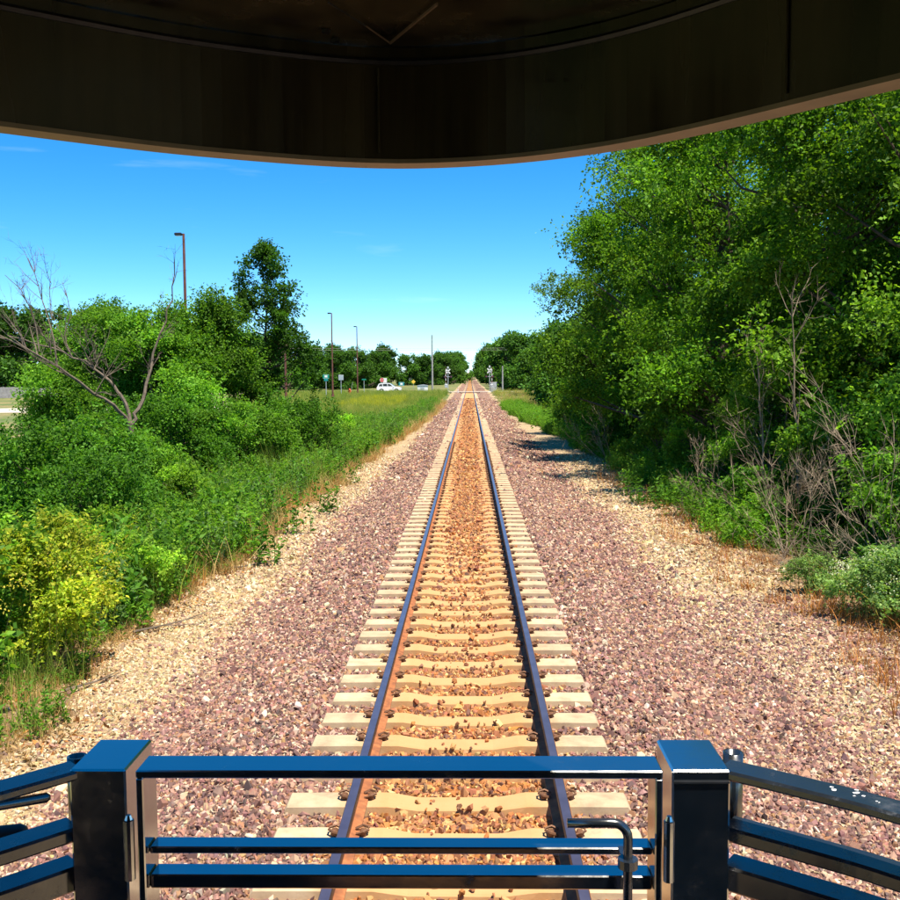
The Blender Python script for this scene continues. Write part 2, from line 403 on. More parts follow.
grid_sheet('litter_strip', lin_xs(lambda y: vl(y) - 1.6 - .5 * fbm1(y * .8, 2), vl, 7), np.arange(-6, 60, .5), lambda x, y: gz(x, y) + .008, M_LITTER)
grid_sheet('litter_strip', lin_xs(vr, lambda y: vr(y) + 3.2 + .5 * fbm1(y * .8, 2), 9), np.arange(-6, 60, .5), lambda x, y: gz(x, y) + .008, M_LITTER)

# level crossing road, parallel road, lot at the far left
XR = np.concatenate([np.arange(-200, -12, 6.0), np.arange(-12, 12.1, 1.0), np.arange(18, 201, 6.0)])
grid_sheet('crossing_road', lambda y: XR, np.arange(186, 194.1, 2), lambda x, y: .155 + 0 * x, M_ASPH)
grid_sheet('side_road', lambda y: np.linspace(-130, -24, 28), np.arange(100, 113, 3.), lambda x, y: gz(x, y) + .03, M_PAVE)

# ------------------------------------------------------------------ railway track
track = thing('railway_track', 'long straight railway track with rusty rails on pale concrete sleepers', 'railway track')
def rail_profile():
    return [(-.075, .005), (.075, .005), (.075, .016), (.012, .034), (.010, .135), (.036, .148), (.036, .176), (.030, .185), (-.030, .185), (-.036, .176), (-.036, .148), (-.010, .135), (-.012, .034), (-.075, .016)]
YR = np.concatenate([np.arange(-3, 40, 4.0), np.arange(40, 300, 20.), np.arange(300, 901, 25.)])
for sx_ in (-1, 1):
    pr = rail_profile(); n_ = len(pr); V = []; F = []; mi = []
    for y in YR:
        zt = float(track_z(y))
        for (x, z) in pr: V.append((sx_ * .7525 + x, y, z + zt))
    for i in range(len(YR) - 1):
        for j in range(n_):
            q = (j + 1) % n_
            F.append((i*n_+j, i*n_+q, (i+1)*n_+q, (i+1)*n_+j)); mi.append(1 if j in (7,) else 2 if j in (5, 6, 8, 9) else 0)
    me = bpy.data.meshes.new('rail'); me.from_pydata(V, [], F)
    for m_ in (M_RAILWEB, M_RAILTOP, M_RAILSIDE): me.materials.append(m_)
    me.polygons.foreach_set('material_index', mi)
    bm = bmesh.new(); bm.from_mesh(me); bmesh.ops.recalc_face_normals(bm, faces=bm.faces); bm.to_mesh(me); bm.free()
    obj('rail', me, track)
def tie_mesh():
    xs = [-1.29, -1.27, -1.0, -.52, -.30, .30, .52, 1.0, 1.27, 1.29]
    zt = [-.03, -.002, .001, .001, -.034, -.034, .001, .001, -.002, -.03]
    V = []; F = []
    for x, z in zip(xs, zt):
        w = .118 if abs(x) > .4 else .108
        V += [(x, -.14, -.2), (x, -w - .008, z - .012), (x, -w + .006, z), (x, w - .006, z), (x, w + .008, z - .012), (x, .14, -.2)]
    for i in range(len(xs) - 1):
        for j in range(6):
            q = (j + 1) % 6; F.append((i*6+j, i*6+q, i*6+6+q, i*6+6+j))
    F += [tuple(range(6)), tuple((len(xs)-1)*6 + j for j in reversed(range(6)))]
    me = bpy.data.meshes.new('sleeper'); me.from_pydata(V, [], F); me.materials.append(M_TIE)
    bm = bmesh.new(); bm.from_mesh(me); bmesh.ops.recalc_face_normals(bm, faces=bm.faces); bm.to_mesh(me); bm.free(); return me
TIE = tie_mesh()
def clip_mesh(s):
    b = MB(); b.box(.085*s if s > 0 else -.135, .135 if s > 0 else -.085, -.045, .045, 0.0, .045, bev=.01)
    pts = [(s*.06, -.055, .03), (s*.115, -.06, .05), (s*.15, -.02, .052), (s*.15, .03, .05), (s*.10, .055, .058), (s*.05, .03, .04)]
    b.tube(pts, .012, 5); return b.mesh('rail_clip', M_CLIP)
CLIP = {1: clip_mesh(1), -1: clip_mesh(-1)}
TIE0, TIESP = 4.30, .61
tie_y = []
for k in range(297):
    y = TIE0 + k * TIESP; tie_y.append(y)
    o = obj('sleeper', TIE, track, (random.uniform(-.012, .012), y, random.uniform(-.006, .003))); o.rotation_euler = (0, 0, random.uniform(-.006, .006))
    if k < 72:
        for sx_ in (-1, 1):
            for s in (-1, 1):
                obj('rail_clip', CLIP[s], o, (sx_ * .7525, 0, .002)).scale = (.92, .8, .82)
mb = MB()
for k in range(297, 760):
    y = TIE0 + k * TIESP
    if 185.5 < y < 194.5: continue
    z0 = float(track_z(y)); mb.box(-1.29, 1.29, y - .12, y + .12, z0 - .1, z0)
o = mb.build('far_sleepers', M_TIE, track); o['kind'] = 'stuff'

# ------------------------------------------------------------------ scatter (uncountable ground cover)
def scatter(name, pts, rot, scl, protos, tint=None, label=None, cat=None, idx=None):
    n_ = len(pts); me = bpy.data.meshes.new(name); me.vertices.add(n_); me.vertices.foreach_set('co', np.asarray(pts, np.float32).ravel())
    a = me.attributes.new('rot', 'FLOAT_VECTOR', 'POINT'); a.data.foreach_set('vector', np.asarray(rot, np.float32).ravel())
    a = me.attributes.new('scl', 'FLOAT_VECTOR', 'POINT'); a.data.foreach_set('vector', np.asarray(scl, np.float32).ravel())
    a = me.attributes.new('pick', 'INT', 'POINT'); a.data.foreach_set('value', (rng.integers(0, len(protos), n_) if idx is None else idx).astype(np.int32))
    if tint is not None:
        c = np.ones((n_, 4), np.float32); c[:, :3] = tint
        a = me.attributes.new('tint', 'FLOAT_COLOR', 'POINT'); a.data.foreach_set('color', c.ravel())
    o = obj(name, me); o['kind'] = 'stuff'
    if label: o['label'] = label
    if cat: o['category'] = cat
    pc = bpy.data.collections.new(name + '_source')
    for i, p in enumerate(protos): pc.objects.link(bpy.data.objects.new('%s_%02d' % (name, i), p))
    ng = bpy.data.node_groups.new(name, 'GeometryNodeTree')
    ng.interface.new_socket('Geometry', in_out='INPUT', socket_type='NodeSocketGeometry')
    ng.interface.new_socket('Geometry', in_out='OUTPUT', socket_type='NodeSocketGeometry')
    gi = ng.nodes.new('NodeGroupInput'); go = ng.nodes.new('NodeGroupOutput')
    ci = ng.nodes.new('GeometryNodeCollectionInfo'); ci.inputs[0].default_value = pc; ci.inputs[1].default_value = True; ci.inputs[2].default_value = True
    ip = ng.nodes.new('GeometryNodeInstanceOnPoints'); ip.inputs['Pick Instance'].default_value = True
    def attr(nm, ty):
        q = ng.nodes.new('GeometryNodeInputNamedAttribute'); q.data_type = ty; q.inputs['Name'].default_value = nm; return q.outputs[0]
    er = ng.nodes.new('FunctionNodeEulerToRotation')
    L = ng.links.new
    L(attr('rot', 'FLOAT_VECTOR'), er.inputs[0]); L(er.outputs[0], ip.inputs['Rotation'])
    L(attr('scl', 'FLOAT_VECTOR'), ip.inputs['Scale']); L(attr('pick', 'INT'), ip.inputs['Instance Index'])
    L(gi.outputs[0], ip.inputs['Points']); L(ci.outputs[0], ip.inputs['Instance']); L(ip.outputs[0], go.inputs[0])
    md = o.modifiers.new('scatter', 'NODES'); md.node_group = ng
    return o

def stone_protos(k, seed):
    out = []; r0 = np.random.default_rng(seed)
    for i in range(k):
        bm = bmesh.new()
        pts = r0.normal(size=(11, 3)); pts /= np.linalg.norm(pts, axis=1)[:, None]
        pts *= r0.uniform(.75, 1.1, (11, 1)); pts *= np.array([.62, .48, .40])
        for p in pts: bm.verts.new(p)
        res = bmesh.ops.convex_hull(bm, input=bm.verts)
        junk = [e for e in res['geom_interior'] + res['geom_unused'] if isinstance(e, bmesh.types.BMVert)]
        if junk: bmesh.ops.delete(bm, geom=list(set(junk)), context='VERTS')
        me = bpy.data.meshes.new('crushed_stone'); bm.to_mesh(me); bm.free(); me.materials.append(M_STONE); out.append(me)
    return out
STONES = stone_protos(10, 3)
def stones(name, label, y0, y1, dens, size, f0, f1, pal, avoid_ties=True, z_off=.0, soft=.25):
    area = (y1 - y0) * 9.0; n_ = int(area * dens)
    y = rng.uniform(y0, y1, n_); a = f0(y); b = f1(y)
    x = a + (b - a) * rng.uniform(0, 1, n_) + rng.normal(0, soft, n_)
    keep = rng.uniform(0, 1, n_) < (b - a) / 9.0
    keep &= (x > -9) & (x < 9)
    inner = np.abs(x) < 1.31
    if avoid_ties:
        ph = np.abs(((y - TIE0) / TIESP + .5) % 1.0 - .5) * TIESP
        on = inner & (ph < .125)
        cover = (np.abs(x) < .36 + .1 * rng.uniform(-1, 1, n_)) & (rng.uniform(0, 1, n_) < .02 + .55 * sstep(12, 26, y))
        keep &= ~(on & ~cover)
        keep &= ~((np.abs(np.abs(x) - .7525) < .10))
    x, y = x[keep], y[keep]; n_ = len(x); inner = np.abs(x) < 1.31
    s = size * np.exp(rng.normal(0, .34, n_))
    z = np.where(np.abs(x) < 1.5, bed_z(x, y), gz(x, y)) + s * .10 + z_off
    if avoid_ties:
        ph = np.abs(((y - TIE0) / TIESP + .5) % 1.0 - .5) * TIESP
        z = np.where((np.abs(x) < .45) & (ph < .13), np.maximum(z, -.034 + s * .2 + track_z(y)), z)
    tint = pal[rng.integers(0, len(pal), n_)]
    if avoid_ties:
        k = np.clip((1.05 - np.abs(x)) / .35, 0, 1) > rng.uniform(0, 1, n_)
        tint = np.where(k[:, None], RUST[rng.integers(0, len(RUST), n_)], tint)
    tint = tint * np.exp(rng.normal(-.02, .18, (n_, 1))) * (1 + rng.normal(0, .06, (n_, 3)))
    return (np.stack([x, y, z], 1), rng.uniform(0, 6.28, (n_, 3)), np.repeat(s[:, None], 3, 1), tint)
def cat_(parts): return [np.concatenate(c) for c in zip(*parts)]
one = lambda f, d: (lambda y: f(y) + d)
pp = cat_([stones('', '', 4.2, 15, 1300, .041, bl, br, PURPLE), stones('', '', 15, 32, 820, .051, bl, br, PURPLE), stones('', '', 32, 75, 300, .074, bl, br, PURPLE), stones('', '', 75, 140, 95, .115, bl, br, PURPLE),
           stones('', '', 5, 30, 240, .036, one(vl, -1.5), vl, PURPLE * .8 + .2 * TAN[0], False, 0, .3),
           stones('', '', 5, 30, 60, .05, br, vr, PURPLE, False, 0, .4), stones('', '', 5, 30, 25, .05, vl, bl, PURPLE, False, 0, .4)])
scatter('ballast_stones', pp[0], pp[1], pp[2], STONES, pp[3], 'crushed purple and rust coloured ballast stones around the sleepers', 'ballast')
pt = cat_([stones('', '', 4.2, 16, 900, .038, vl, bl, TAN, False, 0, .28), stones('', '', 16, 45, 420, .056, vl, bl, TAN, False, 0, .28),
           stones('', '', 4.2, 16, 620, .04, one(br, .1), one(br, 1.3), TAN, False, 0, .35), stones('', '', 16, 45, 330, .058, br, vr, TAN, False, 0, .3),
           stones('', '', 4.2, 16, 760, .042, br, vr, PURPLE, False, 0, .35)])
scatter('verge_stones', pt[0], pt[1], pt[2], STONES, pt[3], 'pale tan gravel strewn along both sides of the ballast', 'gravel')

# ------------------------------------------------------------------ plants
def unit(v): return v / np.maximum(np.linalg.norm(v, axis=-1, keepdims=True), 1e-9)
def leaf_quads(Pt, L, W, cols, up=.7, tdir=None, r0=rng):
    n_ = len(Pt)
    nrm = unit(r0.normal(size=(n_, 3)) + np.array([0, 0, up * 1.6]))
    t = unit(r0.normal(size=(n_, 3)) + np.array([0, 0, -.25]) if tdir is None else tdir + r0.normal(0, .45, (n_, 3)))
    b = unit(np.cross(nrm, t)); nrm = np.cross(t, b)
    L = np.asarray(L).reshape(-1, 1) * np.ones((n_, 1)); W = np.asarray(W).reshape(-1, 1) * np.ones((n_, 1))
    fold = nrm * W * r0.uniform(.05, .35, (n_, 1))
    V = np.stack([Pt, Pt + t * L * .42 + b * W * .5 + fold, Pt + t * L - fold * .5, Pt + t * L * .42 - b * W * .5 + fold], 1).reshape(-1, 3)
    F = np.arange(n_ * 4).reshape(-1, 4)
    return V, F, np.repeat(cols, 4, 0)
def leaf_cols(n_, ca, cb, r0):
    k = r0.uniform(0, 1, (n_, 1)); c = np.array(ca) * (1 - k) + np.array(cb) * k
    return c * np.exp(r0.normal(0, .16, (n_, 1)))
def sprays(cent, rc, nleaf, leaf, r0, droop=0.0, flat=.75):
    """leaves set along short twigs inside each clump -> points, twig directions"""
    n_ = len(cent); ntw = max(2, nleaf // 9); per = max(1, nleaf // ntw)
    d = unit(r0.normal(size=(n_, ntw, 3)) * np.array([1, 1, flat]) + np.array([0, 0, .18 - droop]))
    st = cent[:, None] + r0.normal(0, .33, (n_, ntw, 3)) * rc[:, None, None] * np.array([1, 1, flat])
    ln = rc[:, None, None, None] * r0.uniform(.4, 1.0, (n_, ntw, 1, 1))
    u = r0.uniform(0.05, 1, (n_, ntw, per, 1))
    p = st[:, :, None] + d[:, :, None] * ln * u + np.array([0, 0, -1.0]) * (u ** 2) * ln * .22
    p = p + r0.normal(0, leaf * .45, p.shape)
    td = np.repeat(d[:, :, None], per, 2) + np.array([0, 0, -.3 - droop])
    return p.reshape(-1, 3), td.reshape(-1, 3)

def crown_tree(name, seed, H, base, R, ncl, nleaf, leaf, ca, cb, trunk_r=.16, shape=None, rc=(.5, .95), outer=.38, stems=1, droop=0., up=.7, lump=.3, nb=None, bough=1.0):
    r0 = np.random.default_rng(seed)
    shape = shape or (lambda t: np.sqrt(np.clip(1 - (2 * t - .85) ** 2 / 1.35, .02, 1)))
    nb = nb or max(10, ncl // 13); bi = r0.integers(0, nb, ncl)
    tb = (np.arange(nb) + r0.uniform(0, 1, nb)) / nb; thb = r0.uniform(0, 2 * pi, nb) ; ob = r0.uniform(.25, 1, nb) ** outer * (1 + r0.normal(0, lump * .45, nb))
    hb = r0.uniform(.35, 1.25, nb) * bough
    t = tb[bi]; th = thb[bi]
    lob = 1 + lump * np.sin(3 * th + seed + 4 * t) * .6 + lump * np.sin(5 * th + 2 * seed - 7 * t) * .5 + r0.normal(0, lump * .35, ncl)
    rad = R * shape(t) * np.clip(lob, .4, 1.5) * ob[bi]
    cent = np.stack([rad * np.cos(th), rad * np.sin(th), base + (H - base) * t], 1)
    off = unit(r0.normal(size=(ncl, 3))) * r0.uniform(0, 1, (ncl, 1)) ** .5 * (R * .34 * hb[bi])[:, None] * np.array([1, 1, .62])
    radial = np.stack([np.cos(th), np.sin(th), 0 * th], 1)
    cent = cent + off + radial * (off * radial).sum(1, keepdims=True) * .35 - np.array([0, 0, .35]) * np.clip((off * radial).sum(1, keepdims=True), 0, 9)
    cent[:, 2] = np.maximum(cent[:, 2], .12)
    rcl = r0.uniform(rc[0], rc[1], ncl)
    p, td = sprays(cent, rcl, nleaf, leaf, r0, droop)
    p[:, 2] = np.maximum(p[:, 2], .03)
    cl_t = np.repeat(np.exp(r0.normal(0, .14, ncl) + r0.normal(0, .2, nb)[bi]), len(p) // ncl)[:, None]
    V, F, C = leaf_quads(p, leaf * r0.uniform(.7, 1.25, len(p)), leaf * .68 * r0.uniform(.7, 1.2, len(p)), leaf_cols(len(p), ca, cb, r0) * cl_t, up, td, r0)
    crown = new_mesh(name + '_crown', V, [F], C, [M_LEAF])
    b = MB()
    def stem_pt(k, z):
        a = 6.28 * k / stems + seed; s = 0 if stems == 1 else .30
        q = z / H
        return Vector((s * cos(a) * (.3 + q * R) + .12 * sin(z * .9 + k + seed), s * sin(a) * (.3 + q * R) + .12 * cos(z * .8 + 2 * k + seed), z))
    for k in range(stems):
        zs = np.linspace(-.25, H * .86, 9)
        b.tube([stem_pt(k, z) for z in zs], [max(.015, trunk_r * (1 - .9 * (i / 8)) * (1.25 if i == 0 else 1)) for i in range(9)], 7)
    pick = r0.permutation(ncl)[:min(ncl, 110)]
    for i in pick:
        c = Vector(cent[i]); k = int(r0.integers(0, stems)); h = math.hypot(c.x, c.y)
        z0 = max(.15 * H * r0.uniform(.3, 1), min(c.z - h * .55, H * .8)); s = stem_pt(k, z0)
        mid = (s + c) / 2 + Vector((r0.normal(0, .12), r0.normal(0, .12), -.10 * h))
        rr = max(.012, trunk_r * .28 * (1 - z0 / H) + .008 * h)
        b.tube([s, s.lerp(mid, .55), mid, mid.lerp(c, .55), c], [rr, rr * .8, rr * .6, rr * .42, rr * .2], 4, cap=False)
    trunk = b.mesh(name + '_trunk', M_BARK)
    return trunk, crown

def plant_obj(name, label, cat, meshes, loc, rz, s=1.0, sz=None, group=None, parts=('trunk', 'crown')):
    t = thing(name, label, cat, loc, rz, group); t.scale = (s, s, sz or s)
    for pn, me in zip(parts, meshes):
        if me is not None: obj(pn, me, t)
    return t

G_DARK = ((.046, .125, .010), (.125, .26, .018)); G_MID = ((.070, .18, .012), (.19, .34, .024)); G_BRI = ((.10, .23, .016), (.22, .38, .035))
G_YEL = ((.20, .30, .02), (.42, .42, .04)); G_GREY = ((.10, .17, .07), (.20, .27, .12))
up_shape = lambda t: np.sqrt(np.clip(1 - (2 * t - .95) ** 2 / 1.25, .03, 1))
skirt = lambda t: np.clip(1.05 - .55 * t ** 2.2, .1, 1) * np.clip(t * 6 + .75, 0, 1)
TA = crown_tree('cottonwood', 11, 14, 2.4, 4.5, 820, 135, .125, *G_MID, .26, skirt, (.55, 1.05), .42)
TB = crown_tree('cottonwood', 23, 13, 1.8, 4.3, 820, 135, .122, *G_DARK, .24, skirt, (.55, 1.0), .42, stems=2)
TC = crown_tree('roadside_tree', 37, 10, .8, 3.3, 620, 117, .125, *G_MID, .2, skirt, (.5, .95), .4, stems=3)
TD = crown_tree('bright_tree', 41, 9, 1.2, 3.0, 600, 135, .085, *G_BRI, .16, up_shape, (.45, .9), .4, stems=2)
# shrub and weed kinds
SA = crown_tree('dark_shrub', 51, 2.8, .15, 1.75, 360, 108, .085, (.040, .125, .012), (.10, .23, .022), .05, skirt, (.24, .46), .5, stems=4, lump=.55, bough=1.25)
SB = crown_tree('green_shrub', 52, 2.4, .12, 1.6, 340, 99, .078, (.065, .18, .014), (.16, .31, .03), .045, skirt, (.2, .42), .5, stems=4, lump=.6, bough=1.3)
SC = crown_tree('pale_shrub', 53, 1.9, .1, 1.2, 200, 90, .075, *G_BRI, .03, skirt, (.2, .38), .45, stems=5)
TE = crown_tree('thicket_tree', 61, 6.5, .4, 2.3, 520, 117, .11, (.060, .17, .014), (.16, .31, .03), .12, skirt, (.4, .75), .42, stems=3)
TF = crown_tree('slim_maple', 70, 9.7, 3.0, 2.1, 170, 117, .135, (.030, .095, .010), (.07, .17, .018), .15, lambda t: np.where(t < .35, .8 + .6 * t, 1.32 * np.clip(1.02 - t, .02, 1) ** .75) * (1 + .12 * np.sin(19 * t)), (.32, .6), .4, lump=.25, nb=70, bough=.75)
FG = crown_tree('weed_bush', 71, 1.6, .1, 1.0, 300, 108, .060, (.075, .21, .02), (.20, .36, .04), .02, skirt, (.16, .32), .5, stems=7)

def bumps(name, seed, R, H, k, size, col, spread=.9):      # small flower heads over the top of a bush
    r0 = np.random.default_rng(seed)
    th = r0.uniform(0, 6.28, k); rr = R * np.sqrt(r0.uniform(0, 1, k)) * spread
    c = np.stack([rr * np.cos(th), rr * np.sin(th), H * (1 - .45 * (rr / R) ** 2) * r0.uniform(.8, 1.04, k)], 1)
    p = np.repeat(c, 14, 0) + r0.normal(0, 1, (k * 14, 3)) * size * np.array([1.4, 1.4, .5])
    V, F, C = leaf_quads(p, size * .7, size * .55, leaf_cols(len(p), *col, r0), 1.2, None, r0)
    return new_mesh(name, V, [F], C, [M_LEAF])

def blades(name, seed, k, h, spread, w, ca, cb, lean=.35, leaves=0, lf=.06, lca=None, lcb=None, m=None):
    """tuft: k curved blades or stalks, with optional leaves up the stalks"""
    r0 = np.random.default_rng(seed); V = []; F = []; C = []
    base = r0.normal(0, spread, (k, 2)); hh = h * r0.uniform(.55, 1.1, k); az = r0.uniform(0, 6.28, k); ln = lean * np.abs(r0.normal(0, 1, k)); sp = r0.uniform(0, 6.28, k)
    col = leaf_cols(k, ca, cb, r0); LP = []; LT = []
    for i in range(k):
        d = np.array([cos(az[i]), sin(az[i])]); pd = np.array([cos(sp[i]), sin(sp[i])]); o = len(V)
        for j, t in enumerate((0, .4, .75, 1.0)):
            q = base[i] + d * ln[i] * hh[i] * t * t; ww = w * (1 - t) * .5 + .0008; z = hh[i] * t * (1 - .12 * ln[i] * t)
            V += [(q[0] - pd[0]*ww, q[1] - pd[1]*ww, z), (q[0] + pd[0]*ww, q[1] + pd[1]*ww, z)]; C += [col[i]] * 2
        for j in range(3): F.append((o+2*j, o+2*j+1, o+2*j+3, o+2*j+2))
        for j in range(leaves):
            t = r0.uniform(.12, 1.0); q = base[i] + d * ln[i] * hh[i] * t * t
            LP.append((q[0], q[1], hh[i] * t)); a = r0.uniform(0, 6.28); LT.append((cos(a), sin(a), .35))
    V = np.array(V); C = np.array(C); FF = np.array(F)
    if leaves:
        LP = np.array(LP); n_ = len(LP)
        v, f, c = leaf_quads(LP, lf * r0.uniform(.6, 1.3, n_), lf * .42 * r0.uniform(.7, 1.2, n_), leaf_cols(n_, lca, lcb, r0), .8, np.array(LT), r0)
        FF = np.concatenate([FF, f + len(V)]); V = np.concatenate([V, v]); C = np.concatenate([C, c])
    return new_mesh(name, V, [FF], C, [m or M_LEAF])
STRAW = ((.36, .24, .09), (.55, .38, .15)); ORANGE_ = ((.34, .13, .03), (.50, .22, .06))
GRASS = [blades('grass_tuft', 100 + i, 34, .55, .12, .010, (.10, .20, .025), (.24, .32, .06), .5) for i in range(3)]
GRASSY = [blades('meadow_tuft', 110 + i, 30, .6, .16, .012, (.24, .30, .05), (.46, .44, .12), .4) for i in range(3)]
DRY = [blades('dry_tuft', 120 + i, 30, .42, .13, .007, *STRAW, .7, m=M_DRY) for i in range(3)]
RUSTY = [blades('rusty_tuft', 130 + i, 16, .26, .08, .008, *ORANGE_, .5, m=M_DRY) for i in range(3)]
WEEDB = [blades('bright_weed', 180 + i, 9, .75, .14, .010, (.12, .24, .03), (.2, .3, .05), .22, 24, .09, (.09, .24, .02), (.19, .36, .035)) for i in range(3)]
TGRASS = [blades('tall_grass_tuft', 200 + i, 40, .95, .17, .011, (.13, .25, .03), (.36, .42, .08), .38) for i in range(3)]
YTUFT = [blades('yellow_tuft', 170 + i, 30, .6, .16, .016, (.42, .42, .03), (.62, .58, .05), .4) for i in range(2)]
WEEDS = [blades('leafy_weed', 140 + i, 9, .75, .14, .010, (.08, .16, .03), (.14, .22, .05), .25, 24, .10, (.05, .15, .018), (.12, .27, .03)) for i in range(4)]
WEEDL = [blades('low_weed', 150 + i, 12, .38, .16, .008, (.08, .16, .03), (.14, .22, .05), .5, 16, .09, (.07, .19, .02), (.16, .33, .04)) for i in range(3)]
WEEDG = [blades('grey_weed', 160 + i, 12, .7, .14, .008, (.12, .17, .06), (.2, .25, .1), .3, 22, .075, (.08, .16, .05), (.17, .27, .10)) for i in range(2)]

def cover(name, label, cat, n_, xf, y0, y1, protos, s0, s1, idxw=None, ypow=1.0):
    y = y0 + (y1 - y0) * rng.uniform(0, 1, n_) ** ypow
    a, b = xf(y); x = a + (b - a) * rng.uniform(0, 1, n_)
    clump = np.sin(x * 1.7 + 2 * np.sin(y * .9)) * np.sin(y * 1.3 + 1.5 * np.sin(x * .8))
    k = rng.uniform(-1, 1, n_) < clump + .45
    x, y = x[k], y[k]; n_ = len(x)
    s = rng.uniform(s0, s1, n_)
    return scatter(name, np.stack([x, y, gz(x, y) - .02], 1), np.stack([rng.normal(0, .08, n_), rng.normal(0, .08, n_), rng.uniform(0, 6.28, n_)], 1),
                   np.stack([s, s, s * rng.uniform(.8, 1.25, n_)], 1), protos, None, label, cat)
cover('dry_grass', 'straw coloured dead grass along the left gravel edge', 'dry grass', 3000, lambda y: (vl(y) - .9, vl(y) + .1), 6, 60, DRY + RUSTY, .35, .75, ypow=1.3)
cover('rusty_weeds', 'short rust orange dead weeds on the right gravel edge', 'dead weeds', 650, lambda y: (vr(y) - 1.0, vr(y) + .9), 7, 36, RUSTY, .6, 1.5, ypow=1.6)
cover('dry_grass', 'sparse dead grass under the right hand thicket', 'dry grass', 700, lambda y: (vr(y) + .2, vr(y) + 2.5), 7, 110, DRY, .4, .9)
cover('leafy_undergrowth', 'dense green leafy weeds filling the left bank', 'undergrowth', 3600, lambda y: (np.full_like(y, -17), vl(y) - 1.0), 8, 75, WEEDS + WEEDB + WEEDL, .8, 1.6)
cover('leafy_undergrowth', 'grey green and leafy weeds under the right hand trees', 'undergrowth', 2600, lambda y: (vr(y) + .9, np.full_like(y, 15.)), 8, 80, WEEDS + WEEDL + WEEDG, .6, 1.2)
cover('roadside_weeds', 'upright green weeds along the left gravel beyond the bushes', 'weeds', 2300, lambda y: (vl(y) - 2.8, vl(y) - .3), 15, 130, WEEDB + WEEDS + WEEDG + GRASS + GRASSY, .6, 1.3, ypow=1.7)
cover('roadside_weeds', 'upright bright green weeds along the right gravel', 'weeds', 2600, lambda y: (vr(y) - .1, vr(y) + 2.6), 20, 120, WEEDB + GRASS + WEEDB, .6, 1.25)
cover('meadow_grass', 'green and yellow meadow grass between the bushes and the crossing', 'grass', 15000, lambda y: (-.20 * y - 4., vl(y) - .6), 45, 186, GRASS + GRASSY, .8, 1.5)
cover('tall_grass', 'tall bright yellow green grass on the left bank above the gravel', 'grass', 1500, lambda y: (vl(y) - 3.6, vl(y) - .35), 13, 70, TGRASS + WEEDS + WEEDB + WEEDG, .8, 1.6, ypow=1.3)
cover('base_weeds', 'low green weeds at the foot of the near left bushes', 'weeds', 260, lambda y: (vl(y) - 1.6, vl(y) - .15), 8, 19, WEEDL + WEEDB + TGRASS[:1], .45, .85)
cover('yellow_flower_patch', 'bright yellow flowering weeds in the meadow near the lamps', 'flowers', 900, lambda y: (np.full_like(y, -15.5), np.full_like(y, -9.0)), 118, 150, YTUFT, .9, 1.4)
cover('rusty_weeds', 'tall orange dead weeds along the left gravel edge', 'dead weeds', 700, lambda y: (vl(y) - .6, vl(y) + .1), 16, 130, RUSTY + DRY, 1.0, 2.1)
cover('meadow_grass', 'yellow dry grass beside the right hand crossing approach', 'grass', 2600, lambda y: (vr(y) + .3, np.full_like(y, 16.)), 80, 186, GRASSY + DRY, .8, 1.4)

def litter_mesh(name, seed, ca, cb):
    r0 = np.random.default_rng(seed); k = 26
    p = np.stack([r0.normal(0, .16, k), r0.normal(0, .16, k), r0.uniform(.008, .04, k)], 1)
    V, F, C = leaf_quads(p, r0.uniform(.03, .09, k), r0.uniform(.012, .035, k), leaf_cols(k, ca, cb, r0), 2.2, None, r0)
    return new_mesh(name, V, [F], C, [M_DRY])
LIT = [litter_mesh('dead_leaves', 190 + i, (.12, .06, .03), (.44, .28, .12)) for i in range(3)] + [litter_mesh('dead_leaves', 195, (.30, .12, .04), (.45, .2, .06))]
cover('leaf_litter', 'brown dead leaves and stalks littering the left gravel edge', 'leaf litter', 2600, lambda y: (vl(y) - 1.5, vl(y) + .35), 6, 45, LIT, .6, 1.4, ypow=1.4)
cover('leaf_litter', 'brown dead leaves littering the right gravel edge', 'leaf litter', 2200, lambda y: (vr(y) - .5, vr(y) + 2.4), 6, 45, LIT, .6, 1.4, ypow=1.4)

# ------------------------------------------------------------------ dead branches
def grow(b, p, d, L, r, depth, r0, bend=.25, up=.1, kids=(3, 5), n=5, spread=.75, m=0):
    pts = [p]; dd = Vector(d).normalized(); seg = L / n
    for i in range(n):
        dd = (dd + Vector((r0.normal(0, bend), r0.normal(0, bend), r0.normal(0, bend) + up)) * .35).normalized(); pts.append(pts[-1] + dd * seg)
    b.tube(pts, [r * (1 - .85 * i / n) for i in range(n + 1)], 5 if r > .012 else 3, m, cap=False)
    if depth > 0:
        for k in range(int(r0.integers(kids[0], kids[1] + 1))):
            t = r0.uniform(.25, .98); i = min(int(t * n), n - 1); q = pts[i].lerp(pts[i+1], t * n - i)
            tan = (pts[i+1] - pts[i]).normalized()
            nd = (tan + Vector(r0.normal(0, spread, 3)))
            grow(b, q, nd, L * r0.uniform(.35, .62), max(r * (1 - .8 * t) * .7, .004), depth - 1, r0, bend, up, kids, 4, spread, m)
    return pts
